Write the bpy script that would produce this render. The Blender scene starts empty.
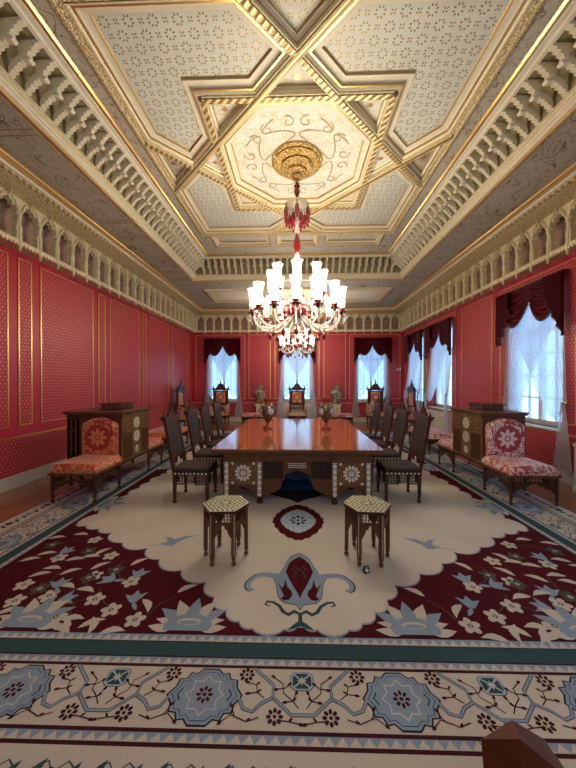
import bpy, math, random
from mathutils import Vector, Matrix
PI = math.pi
random.seed(7)
scene = bpy.context.scene
col = scene.collection

# ---------------------------------------------------------------- camera, world, exposure
FPX, CX, CY, HC = 300.0, 288.0, 384.0, 1.68
YAW, PITCH = math.atan(9 / FPX), -math.atan(2 / FPX)
cd = bpy.data.cameras.new('camera')
cam = bpy.data.objects.new('camera', cd); col.objects.link(cam)
cd.sensor_fit = 'VERTICAL'; cd.sensor_height = 24.0; cd.lens = 24.0 * FPX / 768
cd.clip_start = 0.05; cd.clip_end = 200
cam.location = (0, 0, HC)
cam.rotation_euler = (PI / 2 + PITCH, 0, YAW)
scene.camera = cam

scene.view_settings.view_transform = 'Standard'
scene.view_settings.look = 'None'
scene.view_settings.gamma = 1
scene.view_settings.use_curve_mapping = False
scene.view_settings.exposure = 1.05
scene.cycles.use_denoising = True
scene.cycles.max_bounces = 8
scene.cycles.transparent_max_bounces = 16
scene.cycles.sample_clamp_indirect = 4.0
scene.cycles.caustics_reflective = False
scene.cycles.caustics_refractive = False

SKY_STRENGTH = 1.75
SKY_COLOR = (0.40, 0.70, 1.0)
BULB_W = 7.4
BULB_COLOR = (1.0, 0.88, 0.70)

world = bpy.data.worlds.new('world'); scene.world = world
world.use_nodes = True
bg = world.node_tree.nodes['Background']
bg.inputs['Color'].default_value = (*SKY_COLOR, 1)
bg.inputs['Strength'].default_value = SKY_STRENGTH

# room (metres): x to the window wall, y away from the camera, z up
XW, YB, YF = 4.5, 12.7, -2.96
Z1, H1E = 4.65, 3.77          # soffit height, inner edge of wall cornice (|x|)
Z2 = 5.21                     # coffered ceiling
YC = 4.87                     # centre of the coffered ceiling
# windows: (wall, centre, half width)
WINS = [('B', -3.14, .60), ('B', 0.0, .60), ('B', 3.14, .60),
        ('R', 5.85, .64), ('R', 9.48, .64), ('R', 11.45, .62), ('R', 3.80, .64),
        ('R', 1.70, .64), ('R', -1.80, .64), ('F', -3.14, .60), ('F', 0.0, .60), ('F', 3.14, .60)]  # this row: unseen windows, added for cool daylight on the foreground
SILL, HEAD = .88, 3.40

def portal(name, loc, rot, sx, sy):
    l = bpy.data.lights.new(name, 'AREA'); l.shape = 'RECTANGLE'; l.size = sx; l.size_y = sy
    l.cycles.is_portal = True
    o = bpy.data.objects.new(name, l); col.objects.link(o); o.location = loc; o.rotation_euler = rot
for k, (w, c, hw) in enumerate(WINS):
    zc = (SILL + HEAD) / 2
    if w == 'B': portal('window_daylight_portal', (c, YB + .26, zc), (-PI / 2, 0, 0), 2 * hw, HEAD - SILL)
    elif w == 'F': portal('window_daylight_portal', (c, YF - .26, zc), (PI / 2, 0, 0), 2 * hw, HEAD - SILL)
    else: portal('window_daylight_portal', (XW + .26, c, zc), (0, PI / 2, 0), HEAD - SILL, 2 * hw)

# ---------------------------------------------------------------- pixel to plane
def unproject(px, py, z=0.0):
    v = Vector(((px - CX) / FPX, -(py - CY) / FPX, -1.0))
    d = cam.rotation_euler.to_matrix() @ v
    t = (z - HC) / d.z
    return Vector((d.x * t, d.y * t, z))

# ---------------------------------------------------------------- mesh builder
class MB:
    def __init__(s): s.v, s.f, s.m, s.sm = [], [], [], []
    def add(s, verts, faces, m=0, smooth=False):
        b = len(s.v); s.v += [tuple(p) for p in verts]
        for f in faces: s.f.append([b + i for i in f]); s.m.append(m); s.sm.append(smooth)
        return s
    def box(s, x0, x1, y0, y1, z0, z1, m=0):
        v = [(x, y, z) for z in (z0, z1) for y in (y0, y1) for x in (x0, x1)]
        return s.add(v, [(0, 2, 3, 1), (4, 5, 7, 6), (0, 1, 5, 4), (2, 6, 7, 3), (0, 4, 6, 2), (1, 3, 7, 5)], m)
    def bbox(s, x0, x1, y0, y1, z0, z1, b=.01, m=0):
        # box with chamfered vertical and horizontal edges
        import itertools
        X, Y, Z = (x0, x1), (y0, y1), (z0, z1); sg = (1, -1)
        pts = []
        for i in (0, 1):
            for j in (0, 1):
                for k in (0, 1):
                    pts.append((X[i] + sg[i] * b, Y[j] + sg[j] * b, Z[k]))
                    pts.append((X[i] + sg[i] * b, Y[j], Z[k] + sg[k] * b))
                    pts.append((X[i], Y[j] + sg[j] * b, Z[k] + sg[k] * b))
        I = lambda i, j, k, t: (i * 4 + j * 2 + k) * 3 + t
        F = [(I(0,0,0,0), I(0,1,0,0), I(1,1,0,0), I(1,0,0,0)), (I(0,0,1,0), I(1,0,1,0), I(1,1,1,0), I(0,1,1,0)),
             (I(0,0,0,1), I(1,0,0,1), I(1,0,1,1), I(0,0,1,1)), (I(0,1,0,1), I(0,1,1,1), I(1,1,1,1), I(1,1,0,1)),
             (I(0,0,0,2), I(0,0,1,2), I(0,1,1,2), I(0,1,0,2)), (I(1,0,0,2), I(1,1,0,2), I(1,1,1,2), I(1,0,1,2))]
        for i in (0, 1):
            for j in (0, 1): F.append((I(i,j,0,1), I(i,j,0,2), I(i,j,1,2), I(i,j,1,1)))
        for i in (0, 1):
            for k in (0, 1): F.append((I(i,0,k,0), I(i,0,k,2), I(i,1,k,2), I(i,1,k,0)))
        for j in (0, 1):
            for k in (0, 1): F.append((I(0,j,k,0), I(0,j,k,1), I(1,j,k,1), I(1,j,k,0)))
        for i in (0, 1):
            for j in (0, 1):
                for k in (0, 1): F.append((I(i,j,k,0), I(i,j,k,1), I(i,j,k,2)))
        return s.add(pts, F, m)
    def prism(s, pts, axis, a0, a1, m=0):
        # extrude a 2-D polygon along an axis; 2-D coords fill the other two axes in order
        def P(p, a):
            if axis == 'x': return (a, p[0], p[1])
            if axis == 'y': return (p[0], a, p[1])
            return (p[0], p[1], a)
        n = len(pts)
        v = [P(p, a0) for p in pts] + [P(p, a1) for p in pts]
        f = [tuple(range(n)), tuple(range(2 * n - 1, n - 1, -1))] + [(i, i + n, (i + 1) % n + n, (i + 1) % n) for i in range(n)]
        return s.add(v, f, m)
    def poly(s, pts, z, m=0):
        return s.add([(p[0], p[1], z) for p in pts], [tuple(range(len(pts)))], m)
    def lathe(s, prof, seg=12, c=(0, 0, 0), m=0, caps=True, smooth=True, scale=(1, 1)):
        v = []; n = len(prof)
        for r, z in prof:
            for k in range(seg):
                a = 2 * PI * k / seg
                v.append((c[0] + r * math.cos(a) * scale[0], c[1] + r * math.sin(a) * scale[1], c[2] + z))
        f = []
        for i in range(n - 1):
            for k in range(seg):
                k2 = (k + 1) % seg
                f.append((i * seg + k, i * seg + k2, (i + 1) * seg + k2, (i + 1) * seg + k))
        if caps:
            f.append(tuple(range(seg - 1, -1, -1))); f.append(tuple((n - 1) * seg + k for k in range(seg)))
        return s.add(v, f, m, smooth)
    def tube(s, pts, r, seg=6, m=0, caps=True, smooth=True):
        pts = [Vector(p) for p in pts]; n = len(pts)
        rr = r if isinstance(r, (list, tuple)) else [r] * n
        v = []; up = None
        for i, p in enumerate(pts):
            t = (pts[min(i + 1, n - 1)] - pts[max(i - 1, 0)])
            t = t.normalized() if t.length > 1e-9 else Vector((0, 0, 1))
            if up is None:
                up = Vector((0, 0, 1)) if abs(t.z) < .9 else Vector((1, 0, 0))
            a = t.cross(up)
            if a.length < 1e-6: a = t.cross(Vector((0, 1, 0)))
            a.normalize(); b = a.cross(t).normalized(); up = b
            for k in range(seg):
                q = 2 * PI * k / seg
                v.append(p + (a * math.cos(q) + b * math.sin(q)) * rr[i])
        f = [(i * seg + k, i * seg + (k + 1) % seg, (i + 1) * seg + (k + 1) % seg, (i + 1) * seg + k) for i in range(n - 1) for k in range(seg)]
        if caps: f += [tuple(range(seg - 1, -1, -1)), tuple((n - 1) * seg + k for k in range(seg))]
        return s.add(v, f, m, smooth)
    def grid(s, fn, nu, nv, m=0, smooth=True):
        v = [fn(i / nu, j / nv) for j in range(nv + 1) for i in range(nu + 1)]
        f = [(j * (nu + 1) + i, j * (nu + 1) + i + 1, (j + 1) * (nu + 1) + i + 1, (j + 1) * (nu + 1) + i) for j in range(nv) for i in range(nu)]
        return s.add(v, f, m, smooth)
    def stroke(s, pts, w, z, m=0):
        # flat ribbon along a 2-D polyline
        n = len(pts); L, R = [], []
        for i, p in enumerate(pts):
            a, b = pts[max(i - 1, 0)], pts[min(i + 1, n - 1)]
            dx, dy = b[0] - a[0], b[1] - a[1]; l = math.hypot(dx, dy) or 1
            ww = w[i] if isinstance(w, (list, tuple)) else w
            L.append((p[0] - dy / l * ww / 2, p[1] + dx / l * ww / 2, z)); R.append((p[0] + dy / l * ww / 2, p[1] - dx / l * ww / 2, z))
        return s.add(L + R, [(i + n, i + n + 1, i + 1, i) for i in range(n - 1)], m)
    def xf(s, M, start=0):
        for i in range(start, len(s.v)): s.v[i] = tuple(M @ Vector(s.v[i]))
        return s
    def mesh(s, name, mats):
        me = bpy.data.meshes.new(name)
        me.from_pydata(s.v, [], s.f)
        for m in (mats if isinstance(mats, (list, tuple)) else [mats]): me.materials.append(m)
        me.polygons.foreach_set('material_index', s.m)
        me.polygons.foreach_set('use_smooth', s.sm)
        me.update()
        if any(s.sm): me.set_sharp_from_angle(angle=math.radians(50))
        return me
    def build(s, name, mats, parent=None):
        return link(s.mesh(name, mats), name, parent)

def link(me, name, parent=None, loc=(0, 0, 0), rot=(0, 0, 0), scale=(1, 1, 1)):
    o = bpy.data.objects.new(name, me); col.objects.link(o)
    o.parent = parent; o.location = loc; o.rotation_euler = rot; o.scale = scale
    return o
def empty(name, loc=(0, 0, 0), rz=0.0, parent=None):
    o = bpy.data.objects.new(name, None); col.objects.link(o); o.location = loc; o.rotation_euler = (0, 0, rz); o.parent = parent
    o.empty_display_size = .1
    return o
def tag(o, label=None, cat=None, group=None, kind=None):
    if label: o['label'] = label
    if cat: o['category'] = cat
    if group: o['group'] = group
    if kind: o['kind'] = kind
    return o
def copy_tree(o, parent=None):
    c = o.copy(); col.objects.link(c); c.parent = parent
    for ch in KIDS.get(o.name, None) or [k for k in o.children]: copy_tree(ch, c)
    return c
KIDS = {}

def ring_offset(poly, d):
    # mitred inward offset of a closed CCW polygon (d > 0 shrinks)
    n = len(poly); out = []
    for i in range(n):
        p0, p1, p2 = poly[i - 1], poly[i], poly[(i + 1) % n]
        def nrm(a, b):
            dx, dy = b[0] - a[0], b[1] - a[1]; l = math.hypot(dx, dy); return (-dy / l, dx / l)
        n1, n2 = nrm(p0, p1), nrm(p1, p2)
        k = 1 + n1[0] * n2[0] + n1[1] * n2[1]
        out.append((p1[0] + (n1[0] + n2[0]) * d / k, p1[1] + (n1[1] + n2[1]) * d / k))
    return out
def ring_profile(mb, poly, prof, mat_ids=None):
    # surface swept round a closed polygon; prof = [(inward offset, z)]
    n = len(poly)
    rings = [[(x, y, z) for x, y in ring_offset(poly, d)] for d, z in prof]
    for i in range(len(prof) - 1):
        v = rings[i] + rings[i + 1]
        f = [(k, (k + 1) % n, n + (k + 1) % n, n + k) for k in range(n)]
        mb.add(v, f, mat_ids[i] if mat_ids else 0)
    return mb
# ---------------------------------------------------------------- materials
class E:
    """a shader-math expression"""
    def __init__(s, nt, k): s.nt, s.k = nt, k
    def op(s, o, *a):
        n = s.nt.nodes.new('ShaderNodeMath'); n.operation = o
        for i, q in enumerate((s,) + a):
            if isinstance(q, E): s.nt.links.new(q.k, n.inputs[i])
            else: n.inputs[i].default_value = q
        return E(s.nt, n.outputs[0])
    def __add__(s, o): return s.op('ADD', o)
    def __sub__(s, o): return s.op('SUBTRACT', o)
    def __mul__(s, o): return s.op('MULTIPLY', o)
    def __truediv__(s, o): return s.op('DIVIDE', o)
    def __lt__(s, o): return s.op('LESS_THAN', o)
    def __gt__(s, o): return s.op('GREATER_THAN', o)
    def mod(s, o): return s.op('FLOORED_MODULO', o)
    def fl(s): return s.op('FLOOR')
    def fr(s): return s.op('FRACT')
    def ab(s): return s.op('ABSOLUTE')
    def sin(s): return s.op('SINE')
    def cos(s): return s.op('COSINE')
    def sq(s): return s.op('SQRT')
    def mx(s, o): return s.op('MAXIMUM', o)
    def mn(s, o): return s.op('MINIMUM', o)
    def at2(s, o): return s.op('ARCTAN2', o)
    def inv(s): return (s * -1.0) + 1.0

class Mat:
    def __init__(s, name, color=(.8, .8, .8), rough=.5, metal=0., spec=.5, coat=0., trans=0., emit=None, estr=0., sheen=0.):
        s.m = bpy.data.materials.new(name); s.m.use_nodes = True
        s.nt = s.m.node_tree; s.b = s.nt.nodes['Principled BSDF']
        i = s.b.inputs
        i['Base Color'].default_value = (*color, 1); i['Roughness'].default_value = rough; i['Metallic'].default_value = metal
        i['Specular IOR Level'].default_value = spec; i['Coat Weight'].default_value = coat; i['Coat Roughness'].default_value = .08
        i['Transmission Weight'].default_value = trans; i['Sheen Weight'].default_value = sheen
        if emit: i['Emission Color'].default_value = (*emit, 1); i['Emission Strength'].default_value = estr
        s.m.diffuse_color = (*color, 1)
    def xyz(s):
        if not hasattr(s, '_xyz'):
            t = s.nt.nodes.new('ShaderNodeTexCoord'); q = s.nt.nodes.new('ShaderNodeSeparateXYZ')
            s.nt.links.new(t.outputs['Object'], q.inputs[0]); s.obj = t.outputs['Object']
            s._xyz = tuple(E(s.nt, o) for o in q.outputs)
        return s._xyz
    def noise(s, scale=5., detail=3., rough=.5, vec=None, dist=0.):
        s.xyz(); n = s.nt.nodes.new('ShaderNodeTexNoise')
        s.nt.links.new(vec or s.obj, n.inputs['Vector'])
        n.inputs['Scale'].default_value = scale; n.inputs['Detail'].default_value = detail; n.inputs['Roughness'].default_value = rough
        n.inputs['Distortion'].default_value = dist
        return E(s.nt, n.outputs['Fac'])
    def stretch(s, sx, sy, sz):
        s.xyz(); n = s.nt.nodes.new('ShaderNodeMapping'); n.inputs['Scale'].default_value = (sx, sy, sz)
        s.nt.links.new(s.obj, n.inputs['Vector']); return n.outputs[0]
    def vor(s, scale, feature='F1', out='Distance', vec=None):
        s.xyz(); n = s.nt.nodes.new('ShaderNodeTexVoronoi'); n.feature = feature; n.inputs['Scale'].default_value = scale
        s.nt.links.new(vec or s.obj, n.inputs['Vector'])
        return E(s.nt, n.outputs[out])
    def mix(s, fac, a, b):
        n = s.nt.nodes.new('ShaderNodeMix'); n.data_type = 'RGBA'
        s.nt.links.new(fac.k, n.inputs[0])
        for q, i in ((a, 6), (b, 7)):
            if isinstance(q, tuple): n.inputs[i].default_value = (*q, 1)
            else: s.nt.links.new(q, n.inputs[i])
        return n.outputs[2]
    def color(s, sock): s.nt.links.new(sock, s.b.inputs['Base Color']); return s
    def set(s, name, e): s.nt.links.new(e.k, s.b.inputs[name]); return s
    def bump(s, h, strength=.4, dist=.01):
        n = s.nt.nodes.new('ShaderNodeBump'); n.inputs['Strength'].default_value = strength; n.inputs['Distance'].default_value = dist
        s.nt.links.new(h.k, n.inputs['Height']); s.nt.links.new(n.outputs[0], s.b.inputs['Normal']); return s

MT = {}
RED = (.48, .017, .042); REDP = (.36, .016, .026)
def red_dots(name, ax):
    m = Mat(name, RED, .42, sheen=.15); c = m.xyz(); u, v = c[ax] / .066, c[2] / .056
    row = v.fl(); u2 = u + row.mod(2.0) * .5
    fu, fv = u2.fr() - .5, v.fr() - .5
    r = (fu * fu + fv * fv * .75).sq()
    dot = r < .155
    n = m.noise(60, 2)
    base = m.mix(n, (.36, .012, .026), RED)
    m.color(m.mix(dot, base, (.74, .34, .22))); m.bump(n, .15, .003)
    return m.m
MT['red_y'] = red_dots('red_damask_dots_y', 1)
MT['red_x'] = red_dots('red_damask_dots_x', 0)
m = Mat('plain_red_fabric', RED, .38, sheen=.15); n = m.noise(90, 2); m.color(m.mix(n, (.38, .011, .030), (.48, .018, .044))); MT['red'] = m.m
MT['gold'] = Mat('gold_leaf', (.83, .56, .20), .32, .85).m
m = Mat('pebbly_gold_relief', (.72, .53, .24), .42, .4); n = m.vor(55.); m.color(m.mix(n, (.95, .80, .46), (.26, .17, .05))); m.bump(n.inv(), .8, .015); MT['gold_relief'] = m.m  # gold lighter on the pebbles, darker between them
m = Mat('gold_rope', (.6, .43, .17), .4, .5); x, y, z = m.xyz(); w = ((x + y) * 60.).sin() * .5 + .5; m.color(m.mix(w, (.30, .20, .07), (.80, .62, .30))); m.bump(w, .8, .01); MT['gold_rope'] = m.m
m = Mat('ivory_plaster', (.74, .66, .47), .5); n = m.noise(7, 4); m.color(m.mix(n, (.62, .56, .39), (.76, .70, .53))); MT['ivory'] = m.m
m = Mat('pale_gilt_plaster', (.72, .62, .38), .4, .12); n = m.noise(34, 5, .7); m.color(m.mix(n, (.40, .31, .13), (.96, .88, .62))); m.bump(n, .5, .015); MT['gilt'] = m.m
m = Mat('umber_moulding', (.36, .27, .14), .5, .2); n = m.noise(24, 3); m.color(m.mix(n, (.30, .22, .10), (.46, .36, .19))); MT['umber'] = m.m
m = Mat('chased_rose_gold', (.6, .4, .14), .35, .6); n = m.vor(38.); m.color(m.mix(n, (.80, .56, .20), (.34, .20, .06))); m.bump(n.inv(), .8, .02); MT['rose_gold'] = m.m
MT['niche'] = Mat('rose_painted_niche', (.38, .24, .19), .6).m
m = MT['niche'].node_tree
# stencilled ceiling panels: eight-petal rosettes and small crosses on a staggered grid
m = Mat('stencilled_ceiling_panel', (.7, .66, .54), .5)
x, y, z = m.xyz(); cell = .124
gx, gy = x / cell + 200., y / cell + 200.
par = (gx.fl() + gy.fl()).mod(2.0)
fx, fy = gx.fr() - .5, gy.fr() - .5
r = (fx * fx + fy * fy).sq(); th = fy.at2(fx) + 2 * PI
a = th.mod(PI / 4) - PI / 8
px, py = r * a.cos() - .36, r * a.sin()
pet = ((px * px) / .0115 + (py * py) / .0052) < 1.0
ring = pet
a4 = th.mod(PI / 2) - PI / 4
qx, qy = r * a4.cos() - .17, r * a4.sin()
crs = ((qx * qx) / .010 + (qy * qy) / .004) < 1.0
msk = ring * (par < .5) + crs * (par > .5)
n = m.noise(3, 3)
m.color(m.mix(msk, m.mix(n, (.51, .515, .43), (.65, .655, .56)), (.30, .22, .08)))
m.set('Metallic', msk * .6); MT['stencil'] = m.m
def scrolly(name, base, line, sc, wd):
    m = Mat(name, base, .55); n1 = m.noise(sc, 1.5, .4, dist=1.2); n2 = m.noise(sc * 2.3, 1, .4, dist=.8)
    l = ((n1 - .5).ab() < wd).mx((n2 - .52).ab() < wd * .8)
    g = m.noise(2, 2); m.color(m.mix(l, m.mix(g, tuple(c * .9 for c in base), base), line)); return m.m
MT['scroll'] = scrolly('scroll_painted_plaster', (.46, .42, .33), (.25, .19, .11), 4.0, .012)
MT['scroll_dark'] = scrolly('scroll_painted_soffit', (.42, .39, .31), (.18, .14, .09), 3.0, .012)
MT['octa'] = scrolly('central_octagon_plaster', (.74, .70, .60), (.62, .53, .34), 5.0, .02)

# woods
def wood(name, c1, c2, rough=.35, coat=.0, sc=(2, 2, 30), spec=.3):
    m = Mat(name, c1, rough, coat=coat, spec=spec); n = m.noise(2.2, 5, .6, m.stretch(*sc), 1.5)
    m.color(m.mix(n, c1, c2)); m.bump(n, .08, .004); return m.m
MT['wood'] = wood('dark_walnut', (.022, .008, .004), (.095, .036, .015), .40, .05)
MT['wood_mid'] = wood('carved_brown_wood', (.050, .019, .007), (.19, .080, .028), .40, .05)
MT['wood_red'] = wood('mahogany', (.050, .011, .006), (.14, .038, .018), .38, .1)
# table top: glossy quartered veneer with light stringing
m = Mat('polished_table_veneer', (.36, .11, .035), .10, coat=.6, spec=.6)
x, y, z = m.xyz(); n = m.noise(1.6, 5, .6, m.stretch(8, 1.2, 4), 2.0)
c = m.mix(n, (.32, .085, .026), (.60, .22, .07))
lx = ((x.ab() - .72).ab() < .012).mx((x.ab() - .98).ab() < .008); ly = ((y / .56).fr() < .018)
m.color(m.mix((lx.mx(ly)) * .6, c, (.62, .30, .12))); MT['table_top'] = m.m
MT['pearl'] = Mat('mother_of_pearl', (.74, .70, .60), .25, coat=.3).m
m = Mat('inlaid_wood', (.12, .05, .02), .35); v = m.vor(60.); n = m.noise(40, 2)
m.color(m.mix((v < .22) * (n > .47), (.15, .070, .025), (.60, .48, .30))); MT['inlay'] = m.m
m = Mat('lattice_shade', (.02, .012, .01), .6); MT['shadow'] = m.m  # near-black backing sheet stands in for the shade behind the lattices
m = Mat('dark_leather', (.05, .036, .030), .55, spec=.2); n = m.noise(60, 3); v = m.vor(22.); m.color(m.mix(v, (.020, .012, .010), (.062, .043, .034))); m.bump(n, .2, .003); MT['leather'] = m.m
MT['seat_dark'] = Mat('black_brown_seat_cloth', (.028, .019, .015), .75).m
# stool top: diagonal rows of bone and dark lozenges round a small star
m = Mat('bone_and_wood_marquetry', (.5, .45, .3), .3, coat=.2)
x, y, z = m.xyz(); u, v = x / .044, y / .034
row = v.fl(); s1 = (u + (v.fr() - .5) * (row.mod(2.0) - .5) * 2.0).fr()
bone = (s1 < .56) * (v.fr() > .12)
rr = (x * x + y * y).sq(); st = ((y.at2(x) * 6.0).cos() * .012 + .040) ; star = rr < st
st2 = rr < ((y.at2(x) * 6.0).cos() * .008 + .026)
bone2 = bone * star.inv() + star * st2 * .9
m.color(m.mix(bone2, (.018, .018, .006), (.84, .83, .58))); MT['marquetry'] = m.m
# upholstery
def damask(name, base, pat, sc=7., med=None):
    m = Mat(name, base, .55, sheen=.3); x, y, z = m.xyz()
    n = m.noise(sc, 1.5, .4, dist=1.6); n2 = m.noise(sc * 3, 1, .4)
    p = ((n - .5).ab() < .045).mx((n > .60) * (n2 > .44))
    if med:
        ax, az, s = med
        u, v = (x, y, z)[ax[0]] - az[0], (x, y, z)[ax[1]] - az[1]
        r = (u * u + v * v).sq() / s; t = v.at2(u)
        star = r < ((t * 8.0).cos() * .16 + .62)
        hole = (r < .24) * (r > .15); fld = r < 1.05
        p = p * fld.inv() + (star * hole.inv()) * fld
    m.color(m.mix(p, base, pat)); return m
ORANGE, CREAMF = (.42, .045, .018), (.62, .26, .10)
CRIM, PALEF = (.36, .022, .030), (.66, .46, .38)
MT['damask_o'] = damask('orange_red_damask', ORANGE, CREAMF).m
MT['damask_p'] = damask('crimson_cream_damask', CRIM, PALEF).m
MT['damask_om'] = damask('orange_red_medallion_damask', (.36, .02, .012), CREAMF, 9., ((0, 2), (0, .80), .19)).m
MT['damask_pm'] = damask('crimson_medallion_damask', CRIM, (.72, .58, .52), 9., ((0, 2), (0, .80), .19)).m
MT['damask_t'] = damask('throne_panel_damask', (.42, .05, .02), (.70, .42, .22), 9., ((0, 2), (0, 1.06), .13)).m
MT['damask_g'] = damask('tan_damask', (.42, .22, .10), (.60, .40, .22), 8.).m
m = Mat('burgundy_velvet', (.066, .0016, .006), .5, spec=.2); MT['velvet'] = m.m
MT['fringe'] = Mat('dark_red_fringe', (.12, .02, .02), .7).m
# sheer lace
mm = bpy.data.materials.new('sheer_lace'); mm.use_nodes = True; nt = mm.node_tree
for k in list(nt.nodes):
    if k.type != 'OUTPUT_MATERIAL': nt.nodes.remove(k)
out = [k for k in nt.nodes if k.type == 'OUTPUT_MATERIAL'][0]
N = nt.nodes.new
d, tl, tp, m1, m2 = N('ShaderNodeBsdfDiffuse'), N('ShaderNodeBsdfTranslucent'), N('ShaderNodeBsdfTransparent'), N('ShaderNodeMixShader'), N('ShaderNodeMixShader')
tc, vo = N('ShaderNodeTexCoord'), N('ShaderNodeTexVoronoi'); vo.inputs['Scale'].default_value = 26
mr = N('ShaderNodeMapRange'); mr.inputs[1].default_value = .1; mr.inputs[2].default_value = .5; mr.inputs[3].default_value = .97; mr.inputs[4].default_value = .74
d.inputs[0].default_value = (.80, .78, .80, 1); tl.inputs[0].default_value = (.74, .80, .92, 1); m1.inputs[0].default_value = .55
L = nt.links.new
L(tc.outputs['Object'], vo.inputs['Vector']); L(vo.outputs['Distance'], mr.inputs[0]); L(mr.outputs[0], m2.inputs[0])
L(d.outputs[0], m1.inputs[1]); L(tl.outputs[0], m1.inputs[2]); L(tp.outputs[0], m2.inputs[1]); L(m1.outputs[0], m2.inputs[2]); L(m2.outputs[0], out.inputs[0])
MT['sheer'] = mm
def thin_glass(name, tint, gloss, glossw):
    mm = bpy.data.materials.new(name); mm.use_nodes = True; nt = mm.node_tree
    for k in list(nt.nodes):
        if k.type != 'OUTPUT_MATERIAL': nt.nodes.remove(k)
    out = [k for k in nt.nodes if k.type == 'OUTPUT_MATERIAL'][0]
    tp, gl, mx = nt.nodes.new('ShaderNodeBsdfTransparent'), nt.nodes.new('ShaderNodeBsdfGlossy'), nt.nodes.new('ShaderNodeMixShader')
    tp.inputs[0].default_value = (*tint, 1); gl.inputs[0].default_value = (*gloss, 1); gl.inputs['Roughness'].default_value = .05
    lw = nt.nodes.new('ShaderNodeLayerWeight'); lw.inputs[0].default_value = glossw
    nt.links.new(lw.outputs['Facing'], mx.inputs[0]); nt.links.new(tp.outputs[0], mx.inputs[1]); nt.links.new(gl.outputs[0], mx.inputs[2]); nt.links.new(mx.outputs[0], out.inputs[0])
    return mm
MT['pane'] = thin_glass('window_glass', (.92, .97, 1), (1, 1, 1), .12)
MT['crystal'] = thin_glass('clear_crystal', (.93, .93, .90), (1, .98, .92), .45)
def frosted(name, tcol, a, tint):
    mm = bpy.data.materials.new(name); mm.use_nodes = True; nt = mm.node_tree
    for k in list(nt.nodes):
        if k.type != 'OUTPUT_MATERIAL': nt.nodes.remove(k)
    out = [k for k in nt.nodes if k.type == 'OUTPUT_MATERIAL'][0]
    tp, tr, gl, m1, m2 = (nt.nodes.new('ShaderNode' + q) for q in ('BsdfTransparent', 'BsdfTranslucent', 'BsdfGlossy', 'MixShader', 'MixShader'))
    tp.inputs[0].default_value = (*tint, 1); tr.inputs[0].default_value = (*tcol, 1); gl.inputs['Roughness'].default_value = .1
    lw = nt.nodes.new('ShaderNodeLayerWeight'); lw.inputs[0].default_value = .25
    m1.inputs[0].default_value = a
    nt.links.new(tp.outputs[0], m1.inputs[1]); nt.links.new(tr.outputs[0], m1.inputs[2]); nt.links.new(lw.outputs['Facing'], m2.inputs[0]); nt.links.new(m1.outputs[0], m2.inputs[1]); nt.links.new(gl.outputs[0], m2.inputs[2]); nt.links.new(m2.outputs[0], out.inputs[0])
    return mm
MT['shade'] = frosted('lamp_shade_glass', (1, .97, .9), .16, (1, 1, 1))
MT['arm_glass'] = frosted('cut_crystal', (1, .98, .94), .50, (1, 1, .98))
MT['ruby'] = Mat('ruby_glass', (.17, .004, .007), .12, coat=.5, spec=.8).m
MT['bulb'] = Mat('lit_bulb', (1, .9, .7), .4, emit=(1.0, .84, .60), estr=16.).m
MT['candle'] = Mat('cream_candle_glow', (.9, .84, .68), .5, emit=(1.0, .80, .52), estr=1.6).m  # weak emission paints the bulb's glow into the candle sleeve
MT['white'] = Mat('white_paint', (.72, .70, .68), .4).m
MT['baseboard'] = Mat('cream_white_baseboard', (.60, .57, .52), .45).m
m = Mat('oak_parquet', (.26, .10, .03), .22, coat=.25); n = m.noise(2.5, 4, .6, m.stretch(9, 1, 1)); x, y, z = m.xyz()
j = ((x / .09).fr() < .03); m.color(m.mix(j, m.mix(n, (.20, .075, .022), (.36, .15, .05)), (.06, .025, .01))); MT['parquet'] = m.m
# carpet piles
def pile(name, c):
    m = Mat(name, c, .95, spec=.1); n = m.noise(170, 2); g = m.noise(1.3, 3)
    m.color(m.mix(n * .5 + g * .5, tuple(q * .80 for q in c), tuple(min(1, q * 1.2) for q in c))); m.bump(n, .35, .004); return m.m
CP = {'cream': (.50, .45, .395), 'maroon': (.066, .006, .011), 'teal': (.032, .070, .080), 'blue': (.22, .29, .38), 'navy': (.018, .022, .035),
      'dark': (.050, .012, .016), 'olive': (.070, .068, .050), 'bluelite': (.36, .44, .52), 'field': (.55, .50, .43), 'royal': (.03, .12, .30)}
for k, c in CP.items(): MT['c_' + k] = pile('carpet_' + k, c)
def porcelain(name, base, c1, c2, sc):
    m = Mat(name, base, .18, coat=.5); v = m.noise(sc, 2, .5); w = m.noise(sc * 2.2, 2, .5)
    m.color(m.mix((w > .58), m.mix((v > .52), base, c1), c2)); return m.m
MT['vase_dark'] = porcelain('painted_dark_porcelain', (.055, .048, .028), (.12, .05, .025), (.22, .19, .12), 12.)
MT['vase_pale'] = porcelain('painted_pale_porcelain', (.36, .34, .26), (.13, .11, .06), (.24, .05, .03), 9.)
MT['vase_blue'] = porcelain('painted_blue_grey_porcelain', (.50, .55, .58), (.30, .36, .42), (.62, .60, .54), 14.)
MT['brass'] = Mat('brass', (.62, .42, .16), .3, .8).m
MT['terracotta'] = Mat('russet_glaze', (.30, .07, .035), .25, coat=.4).m
MT['iron'] = Mat('dark_iron', (.05, .04, .035), .45, .5).m
MT['black'] = Mat('black_plastic', (.015, .015, .016), .4).m
MT['lettering'] = Mat('white_lettering', (.85, .85, .82), .5).m
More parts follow.
